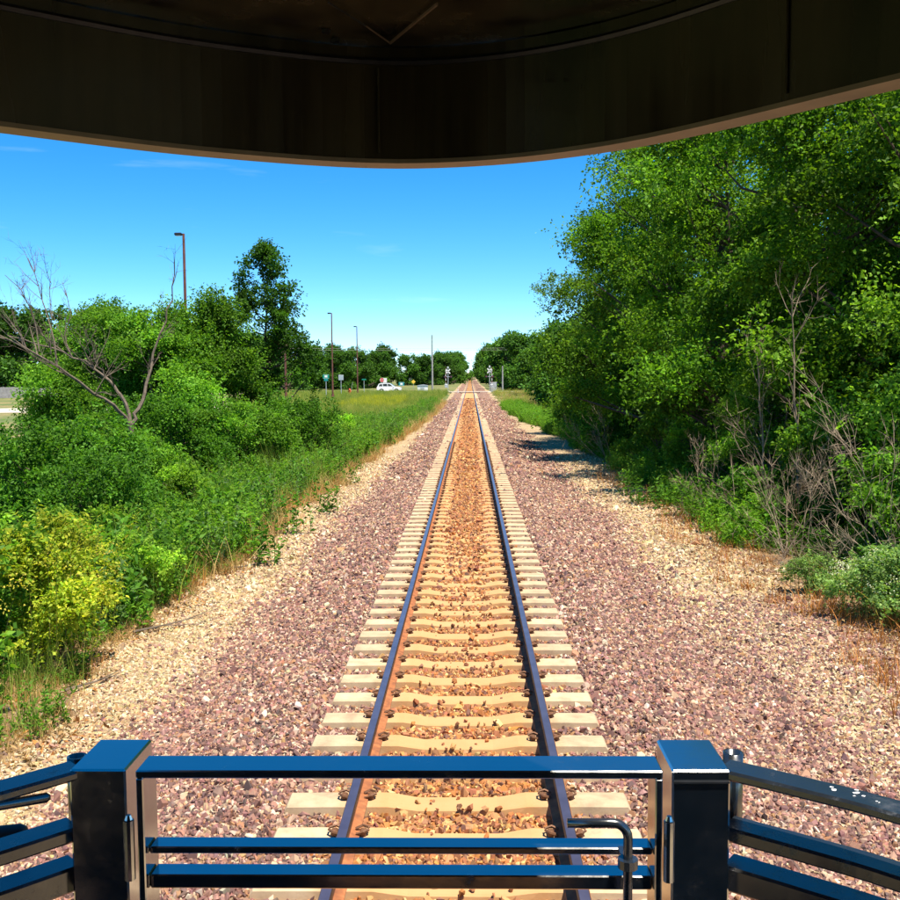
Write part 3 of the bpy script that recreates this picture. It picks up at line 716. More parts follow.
def path_limb(b, pts, r0_, r1_, depth, r0, side_L=1.0, k=7, spread=.6, up=.3):
    pts = [Vector(p) for p in pts]; out = []
    for i in range(len(pts) - 1):
        for j in range(3): out.append(pts[i].lerp(pts[i+1], j / 3) + Vector(r0.normal(0, .025, 3)))
    out.append(pts[-1]); n_ = len(out)
    b.tube(out, [r0_ + (r1_ - r0_) * i / (n_ - 1) for i in range(n_)], 6, cap=False)
    for q in range(k):
        t = r0.uniform(.3, 1); i = min(int(t * (n_ - 1)), n_ - 2)
        tan = (out[i+1] - out[i]).normalized()
        grow(b, out[i], tan + Vector(r0.normal(0, spread, 3)) + Vector((0, 0, up)), side_L * r0.uniform(.6, 1.3), r1_ * r0.uniform(.5, .9) + .006, depth, r0, .3, .15, (2, 4), 4, .6)

# forked dead tree on the left bank
D0 = 29.0
root = P(131, 455, D0); root.z = float(gz(root.x, root.y)) - .1
dt = thing('dead_tree', 'bare forked dead tree with grey limbs above the left shrubs', 'dead tree', root)
def loc(px, py, dD=0): return P(px, py, D0 + dD) - root
b = MB(); fk = loc(131, 424); b.tube([(0, 0, 0), (.03, 0, .8), fk * .8, fk], [.13, .105, .095, .085], 8); b.build('trunk', M_DEAD, dt)
r0 = np.random.default_rng(5)
for pts, ra, rb, kk, sl in [
    ([fk, loc(112, 404, -.4), loc(88, 388, -1), loc(58, 366, -1.6), loc(28, 349, -2), loc(-12, 330, -2.3)], .085, .03, 9, 1.3),
    ([fk, loc(122, 395, .2), loc(110, 380, .4), loc(85, 362, .5), loc(50, 348, .4), loc(8, 336, 0)], .08, .028, 9, 1.3),
    ([fk, loc(138, 408, .2), loc(147, 385, .5), loc(151, 362, .8), loc(162, 332, 1), loc(172, 300, 1.2), loc(174, 262, 1.3)], .09, .016, 6, .8),
    ([loc(110, 380, .4), loc(98, 368, .2), loc(94, 350, .1), loc(86, 330, 0)], .03, .012, 4, .5),
    ([loc(58, 366, -1.6), loc(52, 330, -1.3), loc(42, 300, -1), loc(28, 258, -.8)], .035, .012, 6, .9),
    ([loc(40, 350, -1.8), loc(36, 320, -1.5), loc(22, 290, -1.5), loc(5, 275, -1.5)], .028, .010, 6, .8),
    ([loc(70, 360, .5), loc(66, 335, .6), loc(72, 312, .7), loc(64, 290, .7)], .028, .010, 5, .7),
    ([loc(50, 352, .3), loc(51, 320, .3), loc(50, 290, .4), loc(48, 268, .4)], .024, .008, 4, .7)]:
    b = MB(); path_limb(b, pts, ra * .72, rb * .7, 2, r0, sl, kk + 4); b.build('limb', M_DEAD, dt)

# dead brush on the right
def brush(name, label, px, py, D, stems, L, r, seed, lean=(0, 0, 1), spr=.5, depth=3, m=M_DEADR, kids=(3, 5)):
    base = P(px, py, D); base.z = float(gz(base.x, base.y)) - .05
    t = thing(name, label, 'dead bush', base); r0 = np.random.default_rng(seed)
    for k in range(stems):
        b = MB(); d = Vector(lean) + Vector(r0.normal(0, spr, 3)); d.z = abs(d.z) + .1
        grow(b, Vector((r0.normal(0, .12), r0.normal(0, .12), 0)), d, L * r0.uniform(.6, 1.1), r, depth, r0, .22, .08, kids, 6, .42)
        b.build('dead_stem', m, t)
brush('dead_brush', 'tall bare brown brush standing in the right hand thicket', 785, 512, 19.6, 11, 2.3, .011, 3, (-.15, -.1, 1), .36)
brush('dead_brush', 'bare tangled grey branches sprawling at the far right', 905, 520, 16.5, 9, 2.7, .014, 4, (-.9, -.1, .75), .42)
brush('dead_brush', 'low bare twiggy bush under the bright sapling', 715, 492, 24.5, 9, 1.6, .012, 8, (-.2, 0, .8), .5)
brush('dead_brush', 'small bare bush at the shaded tree line on the right', 610, 450, 41, 6, 1.9, .016, 9, (-.2, 0, .9), .45)
# slender dead saplings standing above the brush
for i, (px, py, D, ptop, lab) in enumerate([(800, 470, 22.5, 292, 'slender dead sapling with pale twigs rising behind the bare brush'), (765, 480, 24, 352, 'short dead sapling left of the tall bare brush')]):
    base = P(px, py, D); base.z = float(gz(base.x, base.y)) - .05; t = thing('dead_sapling', lab, 'dead tree', base)
    b = MB(); r0 = np.random.default_rng(40 + i); top = P(px - 8, ptop, D) - base
    path_limb(b, [Vector((0, 0, 0)), top * .35 + Vector((.05, 0, 0)), top * .7, top], .035, .008, 2, r0, .9, 13, .35, .6); b.build('trunk', M_DEADR, t)

# ------------------------------------------------------------------ trees and bushes, one by one
ORD = ['leftmost', 'second', 'third', 'fourth', 'fifth', 'sixth', 'seventh', 'eighth', 'ninth', 'tenth', 'eleventh', 'twelfth', 'thirteenth', 'fourteenth', 'fifteenth', 'sixteenth', 'seventeenth', 'eighteenth']
def ordinal(lst, i):
    px = [(x - CX) / y for x, y, *_ in lst]; k = sorted(range(len(lst)), key=lambda j: px[j]).index(i)
    return 'leftmost' if k == 0 else 'rightmost' if k == len(lst) - 1 else ORD[k] + ' from left'
def gp(x, y): return (x, y, float(gz(x, y)) - .03)
GR = 'tall leafy trees along the right of the track'
for (x, y, me, s, rz, lab) in [
    (12.0, 18.5, TD, 1.22, .3, 'bright leafy tree hanging over the upper right corner'),
    (12.2, 25, TA, 1.02, 1.2, 'tall tree behind the tangled grey branches'),
    (11.3, 32, TB, 1.10, 2.2, 'dark tall tree directly behind the bare brown brush'),
    (10.2, 40, TA, 1.03, 3.9, 'tall cottonwood in the middle of the right hand row'),
    (9.7, 49, TB, 1.12, .9, 'tall dark tree whose branches reach furthest toward the track'),
    (9.9, 59, TA, .84, 5.2, 'leafy tree just beyond the tree reaching toward the track'),
    (10.4, 71, TC, .92, 2.6, 'shorter tree at the end of the near right hand row'),
    (11, 84, TC, .80, 4.4, 'low rounded tree where the right hand row drops down')]:
    plant_obj('leafy_tree', lab, 'tree', me, gp(x, y), rz, s, group=GR)
_back = [(17.5, 24, TB, 1.0, 1.7), (16.5, 34, TA, 1.0, .4), (15.5, 45, TB, 1.0, 2.9), (14.5, 57, TA, .92, 1.1), (14, 70, TC, 1.05, 5.0)]
for i, (x, y, me, s, rz) in enumerate(_back):
    plant_obj('leafy_tree', ordinal(_back, i) + ' of the leafy trees behind the right hand front row', 'tree', me, gp(x, y), rz, s, group='trees behind the right hand front row')
for (x, y, me, s, rz, lab) in [
    (8.3, 22.3, SC, 1.25, .5, 'low pale shrub among the bare right hand brush'),
    (8.2, 26.5, TD, .46, 2.1, 'bright green sapling left of the bare brown brush'),
    (7.4, 33, SC, 1.0, 3.3, 'pale green shrub at the foot of the tall right hand trees'),
    (7.2, 36, SC, 1.15, 1.3, 'grey green shrub in front of the dark tree trunks'),
    (7.6, 45, SA, .9, 4.1, 'dark shrub under the branches reaching toward the track'),
    (9.3, 21.5, SA, 1.2, 2.7, 'dark leafy shrub behind the bare right hand brush'),
    (8.9, 28.5, SA, 1.15, .8, 'dark shrub filling the shade behind the bright sapling'),
    (8.6, 17.2, SB, 1.0, 1.9, 'green shrub at the right edge behind the grey branches'),
    (7.0, 62, SB, .95, 1.5, 'yellow green shrub at the far right verge')]:
    plant_obj('shrub', lab, 'shrub', me, gp(x, y), rz, s, group='shrubs along the right hand trees', parts=('stem', 'foliage') if me is not TD else ('trunk', 'crown'))
# left thicket
for (x, y, me, s, rz, lab) in [
    (-10.9, 42, TE, 1.07, .4, 'leafy thicket tree left of the slim dark maple'),
    (-12.3, 39, TE, .98, 2.5, 'bushy tree behind the right limb of the dead tree'),
    (-14.2, 40, TE, .96, 4.0, 'bushy tree behind the fork of the dead tree'),
    (-16.4, 43, TE, .98, 1.2, 'broad bushy tree left of the dead tree fork')]:
    plant_obj('thicket_tree', lab, 'tree', me, gp(x, y), rz, s, group='bushy trees of the left thicket')
plant_obj('slim_maple', 'slim dark maple with a bare trunk rising above the left thicket', 'tree', TF, gp(-9.0, 45), .7, 1.0)
for (x, y, me, s, rz, lab) in [
    (-8.4, 21.5, SA, 1.0, .4, 'dark broadleaf shrub below the dead tree at far left'),
    (-7.4, 19.5, SA, .80, 1.9, 'dark shrub just behind the yellow green weed bush'),
    (-10.0, 25.5, SB, .95, 3.0, 'green shrub at the foot of the dead tree'),
    (-8.3, 26, SB, .88, 4.2, 'feathery green shrub right of the dead tree foot'),
    (-7.9, 34, SB, 1.1, 5.3, 'green shrub in front of the slim dark maple'),
    (-6.9, 38.5, SA, .98, 2.2, 'dark shrub at the right end of the left thicket'),
    (-9.7, 33.5, SA, 1.1, .2, 'dark shrub in front of the left thicket trees'),
    (-6.3, 47, SC, 1.0, .9, 'small shrub at the edge of the meadow grass'),
    (-11.7, 30.5, SB, 1.0, 1.0, 'green shrub behind the dead tree trunk'),
    (-6.6, 22.8, SC, .85, 2.8, 'bright low shrub among the weeds behind the straw grass'),
    (-8.0, 43.5, SB, 1.05, 3.7, 'green shrub behind the dark shrub at the thicket end')]:
    plant_obj('shrub', lab, 'shrub', me, gp(x, y), rz, s, group='shrubs of the left bank', parts=('stem', 'foliage'))
# near plants on both verges
YFL = bumps('yellow_flowers', 1, .95, 1.62, 34, .045, ((.50, .44, .05), (.62, .52, .10)))
WFL = bumps('white_flowers', 2, .85, 1.08, 46, .038, ((.50, .54, .40), (.72, .74, .60)))
def ragged(name, seed, k, h, spread, lf, ca, cb, per=46, droop=.3):
    trunk, crown = crown_tree(name, seed, h, h * .35, spread * 1.9, 110, 60, lf * .85, ca, cb, .012, up_shape, (.12, .26), .6, stems=6, bough=1.2)
    return blades(name + '_stalks', seed, k, h * 1.05, spread, .014, (.22, .20, .08), (.36, .27, .12), droop, per, lf, ca, cb), crown
FG = ragged('weed_bush', 81, 34, 1.62, .42, .085, (.075, .21, .02), (.22, .38, .04))
FG4 = ragged('weed_bush', 83, 26, 1.5, .36, .08, (.11, .26, .02), (.28, .42, .045))
FG2 = ragged('weed_bush', 85, 30, 1.65, .38, .07, (.16, .29, .02), (.44, .44, .04))
FG3 = ragged('pale_weed_bush', 87, 34, 1.05, .36, .06, (.10, .21, .05), (.26, .38, .12), 40, .45)
for (x, y, me, s, rz, lab, fl) in [
    (-6.0, 11.9, FG, 1.12, .3, 'large bright green weed bush at the lower left edge', None),
    (-5.15, 11.9, FG2, 1.02, 1.4, 'yellow green flowering weed bush beside the left gravel', YFL),
    (-5.6, 13.6, FG2, 1.02, 2.9, 'yellowish weed bush behind the large bright one', YFL),
    (-5.2, 15.3, FG4, .8, 4.0, 'low green weed bush beyond the flowering weed bush', None),
    (-6.7, 14.6, FG4, 1.2, 5.2, 'tall green weed bush in front of the dark shrubs', None),
    (-5.5, 18.6, FG, .78, .6, 'rounded green weed bush behind the dry brush', WFL),
    (-6.6, 17.4, FG4, 1.0, 2.0, 'green weed bush left of the rounded one', None),
    (5.95, 14.6, FG3, .95, .6, 'white flowering weed bush at the right edge of the gravel', WFL),
    (6.5, 14.0, FG3, 1.12, 2.2, 'tallest pale green weed bush at the far right edge', None),
    (5.75, 16.2, FG3, .62, 3.5, 'small green weed bush left of the white flowering bush', None),
    (6.4, 22.4, FG, .62, 1.8, 'bright leafy bush at the foot of the bare brown brush', None),
    (6.0, 21.2, FG, .45, 4.4, 'small leafy plant left of the bright leafy bush', None),
    (6.7, 12.6, FG3, .6, .2, 'low green weed at the lower right edge', None)]:
    t = plant_obj('weed_bush', lab, 'weed bush', me, gp(x, y), rz, s, group='weed bushes beside the gravel', parts=('stem', 'foliage'))
    if fl: obj('flowers', fl, t)['kind'] = 'stuff'
for i, (px, py, D, s, lab) in enumerate([(640, 497, 27.5, 1.0, 'tall green weed at the shaded right gravel edge'), (655, 505, 26.5, 1.1, 'green weed right of the tall shaded weed'), (678, 512, 25, 1.15, 'green weed clump nearest the tan patch on the right'), (692, 516, 24.3, 1.0, 'narrow green weed standing out into the tan gravel'), (718, 522, 23.2, .7, 'small weed on the tan gravel before the bright bush'), (732, 540, 21.5, .6, 'smallest weed alone on the right tan gravel'), (625, 488, 29.5, 1.0, 'green weed at the edge of the branch shadows'),
    (783, 575, 17.2, .45, 'tiny weed before the white flowering bushes')]):
    p = P(px, py, D); plant_obj('tall_weed', lab, 'weed', (WEEDS[i % 4],), gp(p.x, p.y), i * 1.3, s * 1.05, group='weeds on the right gravel edge', parts=('foliage',))
for i, (px, D, s, lab) in enumerate([(262, 18.9, 1.35, 'dark leafy weed with a thick stem at the left gravel edge'), (290, 22.5, 1.3, 'tall weed beyond the dark leafy weed on the left'), (318, 26, 1.3, 'tall pale weed before the orange dead weeds'), (345, 33, 1.35, 'upright weed in the orange dead weeds on the left'), (390, 52, 1.5, 'tall weed out on the meadow edge')]):
    x = CX + (px - 470.5) * D / 1000
    plant_obj('tall_weed', lab, 'weed', (WEEDS[(i + 1) % 4],), gp(x, D), i * 1.7, s, group='weeds on the left gravel edge', parts=('foliage',))
# sticks lying on the gravel
for i, (x0, y0, x1, y1, lab) in enumerate([(-4.6, 13.6, -3.7, 14.6, 'dark dead stick lying on the left tan gravel'), (-4.5, 11.0, -4.05, 11.7, 'short dark stick on the dry litter at left'), (-4.4, 18.2, -3.1, 19.4, 'long thin stick lying across the left gravel')]):
    b = MB(); r0 = np.random.default_rng(90 + i); d = Vector((x1 - x0, y1 - y0, .05))
    grow(b, Vector((0, 0, .05)), d, d.length, .018, 1, r0, .15, 0, (3, 4), 6, .5)
    o = b.build('stick', M_DEAD); o.location = (x0, y0, float(gz(x0, y0)) + .02); tag(o, lab, 'stick')

# ------------------------------------------------------------------ far trees
FT = [crown_tree('far_tree', 201, 9, .1, 3.6, 230, 72, .40, (.035, .10, .014), (.085, .19, .03), .2, skirt, (.8, 1.5), .42, nb=34, bough=.8),
      crown_tree('far_tree', 202, 9, .1, 4.2, 250, 72, .40, (.04, .12, .016), (.11, .22, .04), .2, skirt, (.8, 1.5), .42, stems=2, nb=34, bough=.8),
      crown_tree('far_tree', 203, 9, .2, 3.2, 200, 72, .40, (.03, .085, .012), (.07, .16, .024), .2, up_shape, (.7, 1.3), .42, nb=34, bough=.8)]
def far(lst, lab, group):
    for i, (x, y, h) in enumerate(lst):
        plant_obj('far_tree', ordinal(lst, i) + ' of the ' + lab, 'tree', FT[i % 3], gp(x, y), i * 2.1, h / 9, group=group)
far([(10.5, 104, 8.6), (12.5, 116, 9.5), (11.5, 130, 9.6), (14, 145, 9.5), (11.5, 158, 8.0), (15, 172, 9.5), (19, 125, 10), (20, 150, 10.5)], 'trees between the near right trees and the right crossing signal', 'trees before the right crossing signal')
far([(11, 205, 11), (9.5, 228, 11.5), (11, 250, 12), (10, 275, 12), (11.5, 305, 13), (10.5, 340, 13.5), (9, 385, 14), (9, 430, 14), (9, 480, 14), (9, 560, 15), (18, 215, 12), (9, 650, 16)], 'distant trees lining the track beyond the right crossing signal', 'trees beyond the right crossing signal')
far([(-13.5, 330, 9.5), (-9.5, 350, 9.5), (-17.5, 345, 9), (-6.5, 390, 9.5), (-9, 440, 12), (-13, 420, 12), (-7.5, 500, 13), (-8, 580, 14), (-8, 660, 15)], 'distant rounded tree clump left of the far track', 'trees of the clump left of the far track')
far([(-24, 262, 9.0), (-29, 255, 9.5), (-34, 250, 10.2), (-39, 262, 10.5), (-44, 250, 11.5), (-50, 255, 12.5), (-56, 245, 13), (-48, 222, 12), (-53, 210, 13.5), (-62, 235, 14), (-42, 205, 10.5), (-36, 225, 9.2), (-30, 232, 8.5), (-68, 240, 14), (-26, 300, 11.5), (-20.5, 330, 9.5), (-75, 250, 14), (-84, 250, 14)], 'distant trees behind the street lamps and signs', 'trees behind the street lamps')
far([(-76, 178, 14.5), (-70, 184, 12), (-84, 180, 15), (-92, 186, 14), (-66, 196, 13)], 'dark round trees behind the grey board fence', 'trees behind the fence')
# wooded skyline behind everything
r0 = np.random.default_rng(300); k = 420
xx = np.concatenate([r0.uniform(-420, -26, k), r0.uniform(24, 420, 260)]); yy = r0.uniform(0, 60, len(xx)) + np.where(xx < 0, 300 + .25 * np.abs(xx), 430)
c = np.stack([xx, yy, r0.uniform(.6, 1, len(xx)) * 0 + r0.uniform(1, 9.5, len(xx)) + .012 * np.abs(xx)], 1)
p, td = sprays(c, r0.uniform(3, 5, len(xx)), 72, 1.0, r0)
V, F, C = leaf_quads(p, 1.1, .8, leaf_cols(len(p), (.035, .10, .016), (.085, .18, .03), r0), .7, td, r0)
o = obj('far_woods', new_mesh('far_woods', V, [F], C, [M_LEAF])); tag(o, 'distant green woods along the horizon', 'woods', kind='stuff')

# ------------------------------------------------------------------ street lamps, poles, signs, car at the crossing
LG = 'brown street lamps along the side road'
def lamp_meshes():
    b = MB(); b.tube([(0, 0, 0), (0, 0, .28)], [.19, .17], 10); b.box(-.2, .2, -.2, .2, -.05, .03); base = b.mesh('lamp_base', M_POLE)
    b = MB(); b.tube([(0, 0, .28), (0, 0, 4), (0, 0, 10.75)], [.12, .10, .075], 8); pole = b.mesh('pole', M_POLE)
    b = MB(); b.box(-.52, -.1, -.15, .15, 10.64, 10.80, bev=.04); b.tube([(-.12, 0, 10.7), (.06, 0, 10.7)], .05, 6); head = b.mesh('lamp_head', M_DARK)
    b = MB(); b.box(-.48, -.16, -.11, .11, 10.625, 10.638); lens = b.mesh('lens', M_ALU)
    return base, pole, head, lens
LM = lamp_meshes()
for i, (px, D, lab) in enumerate([(187, 59, 'tallest brown street lamp rising behind the left thicket'), (286, 95, 'brown street lamp beside the slim dark maple'), (333, 130, 'brown street lamp between the green and grey signs'), (358, 163, 'brown street lamp next to the orange hydrant')]):
    x = CX + (px - 470.5) * D / 1000
    t = thing('street_lamp', lab, 'street lamp', (x, D, .85 - .1 * i), 0, LG)
    obj('lamp_base', LM[0], t); obj('pole', LM[1], t); h = obj('lamp_head', LM[2], t); obj('lens', LM[3], h)
def rect_sign(name, label, cat, px, py, D, w, h, mface, zbase=.1, band=None, tabm=None):
    c = P(px, py, D); t = thing(name, label, cat, (c.x, c.y, zbase)); zc = c.z - zbase
    b = MB(); b.box(-.045, .045, -.03, .03, -.2, zc + h / 2 - .05, bev=.01); b.build('post', M_ALU, t)
    b = MB(); b.box(-w/2, w/2, -.062, -.034, zc - h/2, zc + h/2, bev=.008); pn = b.build('sign_panel', mface, t)
    if band:
        b = MB(); b.box(-w*.43, w*.43, -.066, -.063, zc + h*.40, zc + h*.44); b.box(-w*.43, w*.43, -.066, -.063, zc - h*.44, zc - h*.40)
        b.box(-w*.22, w*.22, -.068, -.063, zc - h*.22, zc + h*.26); b.build('panel_marking', M_WHITE, pn)
    if tabm:
        b = MB(); b.box(-w*.32, w*.32, -.062, -.034, zc - h*.5 - .36, zc - h*.5 - .02, bev=.008); b.build('lower_plate', tabm, t)
    return t
rect_sign('route_sign', 'green route marker sign with a smaller plate below it', 'road sign', 326, 376.5, 150, .95, .62, M_SGREEN, .2, True, M_STEAL)
rect_sign('sign_back', 'plain grey back of a square road sign on a post', 'road sign', 341, 377.5, 160, .8, .85, M_ALU, .2)
rect_sign('street_name_sign', 'small pale green street name sign on a thin post', 'street sign', 364, 379.5, 175, .75, .2, M_SGREEN, .2, None)
rect_sign('guide_sign', 'teal guide sign just right of the white car', 'road sign', 401.5, 384, 198, 1.1, .75, M_STEAL, .15, True)
rect_sign('white_sign', 'white rectangular sign back behind the white car', 'road sign', 385, 380.8, 200, .75, 1.05, M_WHITE, .15)
# stop sign
c = P(382, 380, 199); t = thing('stop_sign', 'red octagonal stop sign behind the white car', 'stop sign', (c.x, c.y, .15))
b = MB(); b.box(-.04, .04, -.03, .03, -.2, c.z, bev=.01); b.build('post', M_ALU, t)
b = MB(); oc = [(.46 * cos(pi/8 + k*pi/4), c.z - .15 + .46 * sin(pi/8 + k*pi/4)) for k in range(8)]; b.prism(oc, -.06, -.034); pn = b.build('sign_panel', M_RED, t)
b = MB(); oc2 = [(.46 * cos(pi/8 + k*pi/4), c.z - .15 + .46 * sin(pi/8 + k*pi/4)) for k in range(8)]
for k in range(8):
    (x0, z0), (x1, z1) = oc2[k], oc2[(k+1) % 8]; zc = c.z - .15
    b.add([(x0, -.064, z0), (x1, -.064, z1), (x1*.93, -.064, zc + (z1-zc)*.93), (x0*.93, -.064, zc + (z0-zc)*.93)], [(0, 1, 2, 3)])
b.build('white_border', M_WHITE, pn)
def text_part(txt, size, m, parent, loc_, name):
    cu = bpy.data.curves.new(name, 'FONT'); cu.body = txt; cu.size = size; cu.align_x = 'CENTER'; cu.align_y = 'CENTER'; cu.extrude = .002
    o = bpy.data.objects.new(name, cu); COL.objects.link(o); cu.materials.append(m); o.parent = parent; o.location = loc_; o.rotation_euler = (pi/2, 0, 0)
text_part('STOP', .34, M_WHITE, pn, (0, -.066, c.z - .15), 'lettering')
# hydrant with marker rod
hx, hy = P(349.5, 389, 165).x, 165
t = thing('fire_hydrant', 'orange fire hydrant with a leaning marker rod in the grass', 'fire hydrant', (hx, hy, .15))
b = MB(); b.tube([(0, 0, -.1), (0, 0, .06), (0, 0, .07), (0, 0, .72), (0, 0, .76), (0, 0, .86), (0, 0, .98), (0, 0, 1.05)], [.22, .22, .16, .16, .2, .2, .13, .04], 10)
b.build('hydrant_body', M_ORANGE, t, True)
for s in (-1, 1):
    b = MB(); b.tube([(s*.12, 0, .6), (s*.28, 0, .6), (s*.29, 0, .6)], [.09, .09, .05], 8); b.build('side_nozzle', M_ORANGE, t)
b = MB(); b.tube([(.2, 0, .4), (.45, 0, 1.7), (.55, 0, 2.1)], .035, 5); b.build('marker_rod', M_GREYW, t)
# utility poles and wires
def upole(label, px, pyt, D, r, arms):
    tpt = P(px, pyt, D); t = thing('utility_pole', label, 'utility pole', (tpt.x, D, 0.0)); h = tpt.z
    b = MB(); b.tube([(0, 0, -.3), (0, 0, h * .5), (0, 0, h)], [r, r * .85, r * .65], 8); b.build('pole', M_GREYW, t)
    for z in arms:
        b = MB(); b.box(-1.1, 1.1, -.06, .06, h - z - .06, h - z + .06); ar = b.build('crossarm', M_GREYW, t)
        for k in (-1, -.4, .4, 1):
            b = MB(); b.tube([(k, 0, h - z + .06), (k, 0, h - z + .16), (k, 0, h - z + .22)], [.035, .06, .03], 6); b.build('insulator', M_ALU, ar)
    return h
upole('tall grey utility pole left of the crossing', 432, 335, 208, .21, ())
upole('short weathered pole among trees right of the crossing', 502.5, 366, 197, .17, ())
for dz, sg, lab in ((2.6, .9, 'upper overhead wire crossing above the track'), (2.9, 1.0, 'lower overhead wire crossing above the track')):
    b = MB(); z0 = P(432, 335, 208).z - dz; pts = []
    for k in range(25):
        u = k / 24; x = -62 + 124 * u; pts.append((x, 208 + dz, z0 - sg * (1 - (2*u - 1)**2) * .8 + .6))
    b.tube(pts, .018, 4, cap=False); tag(b.build('overhead_wire', M_GREYW), lab, 'wire')
# railway crossing signals
def signal(label, px, D, s, cabinet):
    x = CX + (px - 470.5) * D / 1000; t = thing('crossing_signal', label, 'crossing signal', (x, D, .12))
    b = MB(); b.box(-.3, .3, -.3, .3, -.3, .12, bev=.03); b.build('footing', M_BUFF, t)
    b = MB(); b.tube([(0, 0, .1), (0, 0, 4.6)], [.075, .065], 8); b.build('mast', M_ALU, t)
    b = MB()
    for a in (45, -45): b.box(-.6, .6, -.10, -.08 + .004 * (a > 0), -.1, .1, M=Matrix.Translation((0, 0, 3.95)) @ Matrix.Rotation(radians(a), 4, 'Y'))
    b.build('crossbuck', M_WHITE, t)
    b = MB(); b.box(-.75, .75, -.05, .05, 2.85, 2.95); b.build('light_arm', M_ALU, t)
    for q in (-.6, .6):
        b = MB(); b.tube([(q, -.09, 2.9), (q, -.06, 2.9)], .27, 14); lp = b.build('light_backplate', M_DARK, t)
        b = MB(); b.tube([(q, -.14, 2.9), (q, -.092, 2.9)], [.12, .13], 12); b.build('red_lens', M_REDD, lp)
    b = MB(); b.box(s*.15, s*.6, -.25, .25, .75, 1.45, bev=.04); b.build('gate_mechanism', M_ALU, t)
    b = MB()
    for k in range(8):
        z = 1.3 + k * .42; b.box(s*.42 - .05, s*.42 + .05, -.30, -.27, z, z + .42, m=k % 2)
    b.build('gate_arm', [M_WHITE, M_REDD], t)
    b = MB(); b.box(-.16, .16, -.14, .16, 4.5, 4.85, bev=.03); b.build('bell', M_ALU, t)
    if cabinet:
        cx_, w, h = cabinet
        c = thing('signal_cabinet', cabinet_label[px], 'cabinet', (x + cx_, D + 1.2, .12))
        b = MB(); b.box(-w/2, w/2, -.6, .6, 0, h, bev=.02); b.box(-w/2 - .05, w/2 + .05, -.65, .65, h + .002, h + .08, bev=.02); b.build('cabinet_body', M_ALU if h > 1.5 else M_WHITE, c)
        b = MB(); b.box(-w*.40, w*.40, -.625, -.602, .12, h - .12, bev=.006); d = b.build('cabinet_door', M_ALU if h > 1.5 else M_WHITE, c)
        b = MB(); b.box(w*.28, w*.32, -.66, -.626, h*.45, h*.6); b.build('handle', M_DARK, d)
cabinet_label = {490: 'tall silver signal cabinet beside the right crossing signal', 449: ''}
signal('railway crossing signal with crossbuck right of the track', 490, 184, 1, (.75, 1.1, 1.75))
signal('railway crossing signal with crossbuck left of the track', 448.5, 197, -1, None)
c = thing('relay_hut', 'white railway equipment box left of the track', 'equipment box', (CX + (423 - 470.5) * .186, 186, .1))
b = MB(); b.box(-.95, .95, -.6, .6, 0, 1.3, bev=.02); b.build('hut_wall', M_WHITE, c)
b = MB(); b.prism([(-1.02, 1.302), (1.02, 1.302), (1.02, 1.36), (0, 1.52), (-1.02, 1.36)], -.68, .68); b.build('hut_roof', M_ALU, c)
b = MB(); b.box(-.35, .35, -.62, -.602, .08, 1.0); d = b.build('door', M_ALU, c)
b = MB(); b.box(.22, .27, -.65, -.621, .5, .62); b.build('handle', M_DARK, d)
mp_ = P(458, 391, 181); t = thing('marker_post', 'short white marker post left of the rails at the crossing', 'marker post', (mp_.x, 181, .1))
b = MB(); b.tube([(0, 0, -.2), (0, 0, 1.1)], .06, 8); b.build('post', M_WHITE, t); b = MB(); b.tube([(0, 0, .8), (0, 0, .95)], .066, 8); b.build('reflector_band', M_RED, t)
yp = P(413.5, 390, 196); t = thing('warning_sign', 'yellow diamond warning sign between the teal sign and white box', 'road sign', (yp.x, 196, .1))
b = MB(); b.box(-.04, .04, -.03, .03, -.2, 2.4, bev=.01); b.build('post', M_GREYW, t)
b = MB(); b.prism([(0, 1.55), (.42, 1.97), (0, 2.39), (-.42, 1.97)], -.06, -.034); b.build('sign_panel', M_YELLOW, t)

# white car on the crossing road (side view, nose to the right)
car = thing('white_car', 'white station wagon style suv on the road at the crossing', 'car', (CX + (389.5 - 470.5) * .190, 190.6, .16))
body = [(-2.25, .38), (-2.32, .75), (-2.28, 1.0), (-2.2, 1.08), (1.05, 1.06), (1.9, .96), (2.25, .80), (2.33, .55), (2.28, .34), (1.85, .30), (1.80, .5), (1.62, .66), (1.38, .72), (1.14, .66), (.96, .5), (.92, .28), (-.95, .28), (-1.0, .5), (-1.18, .66), (-1.42, .72), (-1.66, .66), (-1.84, .5), (-1.9, .32)]
b = MB(); b.prism(body, -.88, .88); b.prism([(-2.18, 1.082), (-1.95, 1.60), (-1.6, 1.72), (-.2, 1.74), (.25, 1.66), (1.02, 1.082)], -.74, .74); bd = b.build('body', M_CARP, car)
b = MB()
for y0 in (-.752, .742):
    for poly in ([(-1.95, 1.12), (-1.83, 1.5), (-1.3, 1.58), (-1.22, 1.12)], [(-1.12, 1.12), (-1.18, 1.59), (-.38, 1.62), (-.3, 1.12)], [(-.2, 1.12), (-.26, 1.62), (.18, 1.56), (.72, 1.12)]): b.prism(poly, y0, y0 + .010)
b.build('side_window', M_GLASS, car)
b = MB(); b.add([(1.0, -.66, 1.12), (1.0, .66, 1.12), (.29, .62, 1.65), (.29, -.62, 1.65)], [(0, 1, 2, 3)]); b.build('windscreen', M_GLASS, car)
for (x, y) in ((1.38, -.80), (1.38, .80), (-1.42, -.80), (-1.42, .80)):
    b = MB(); b.tube([(x, y - .11, .34), (x, y + .11, .34)], .34, 16); w = b.build('wheel', M_RUBBER, car)
    b = MB(); b.tube([(x, y - .125, .34), (x, y + .125, .34)], .2, 10); b.build('rim', M_ALU, w)
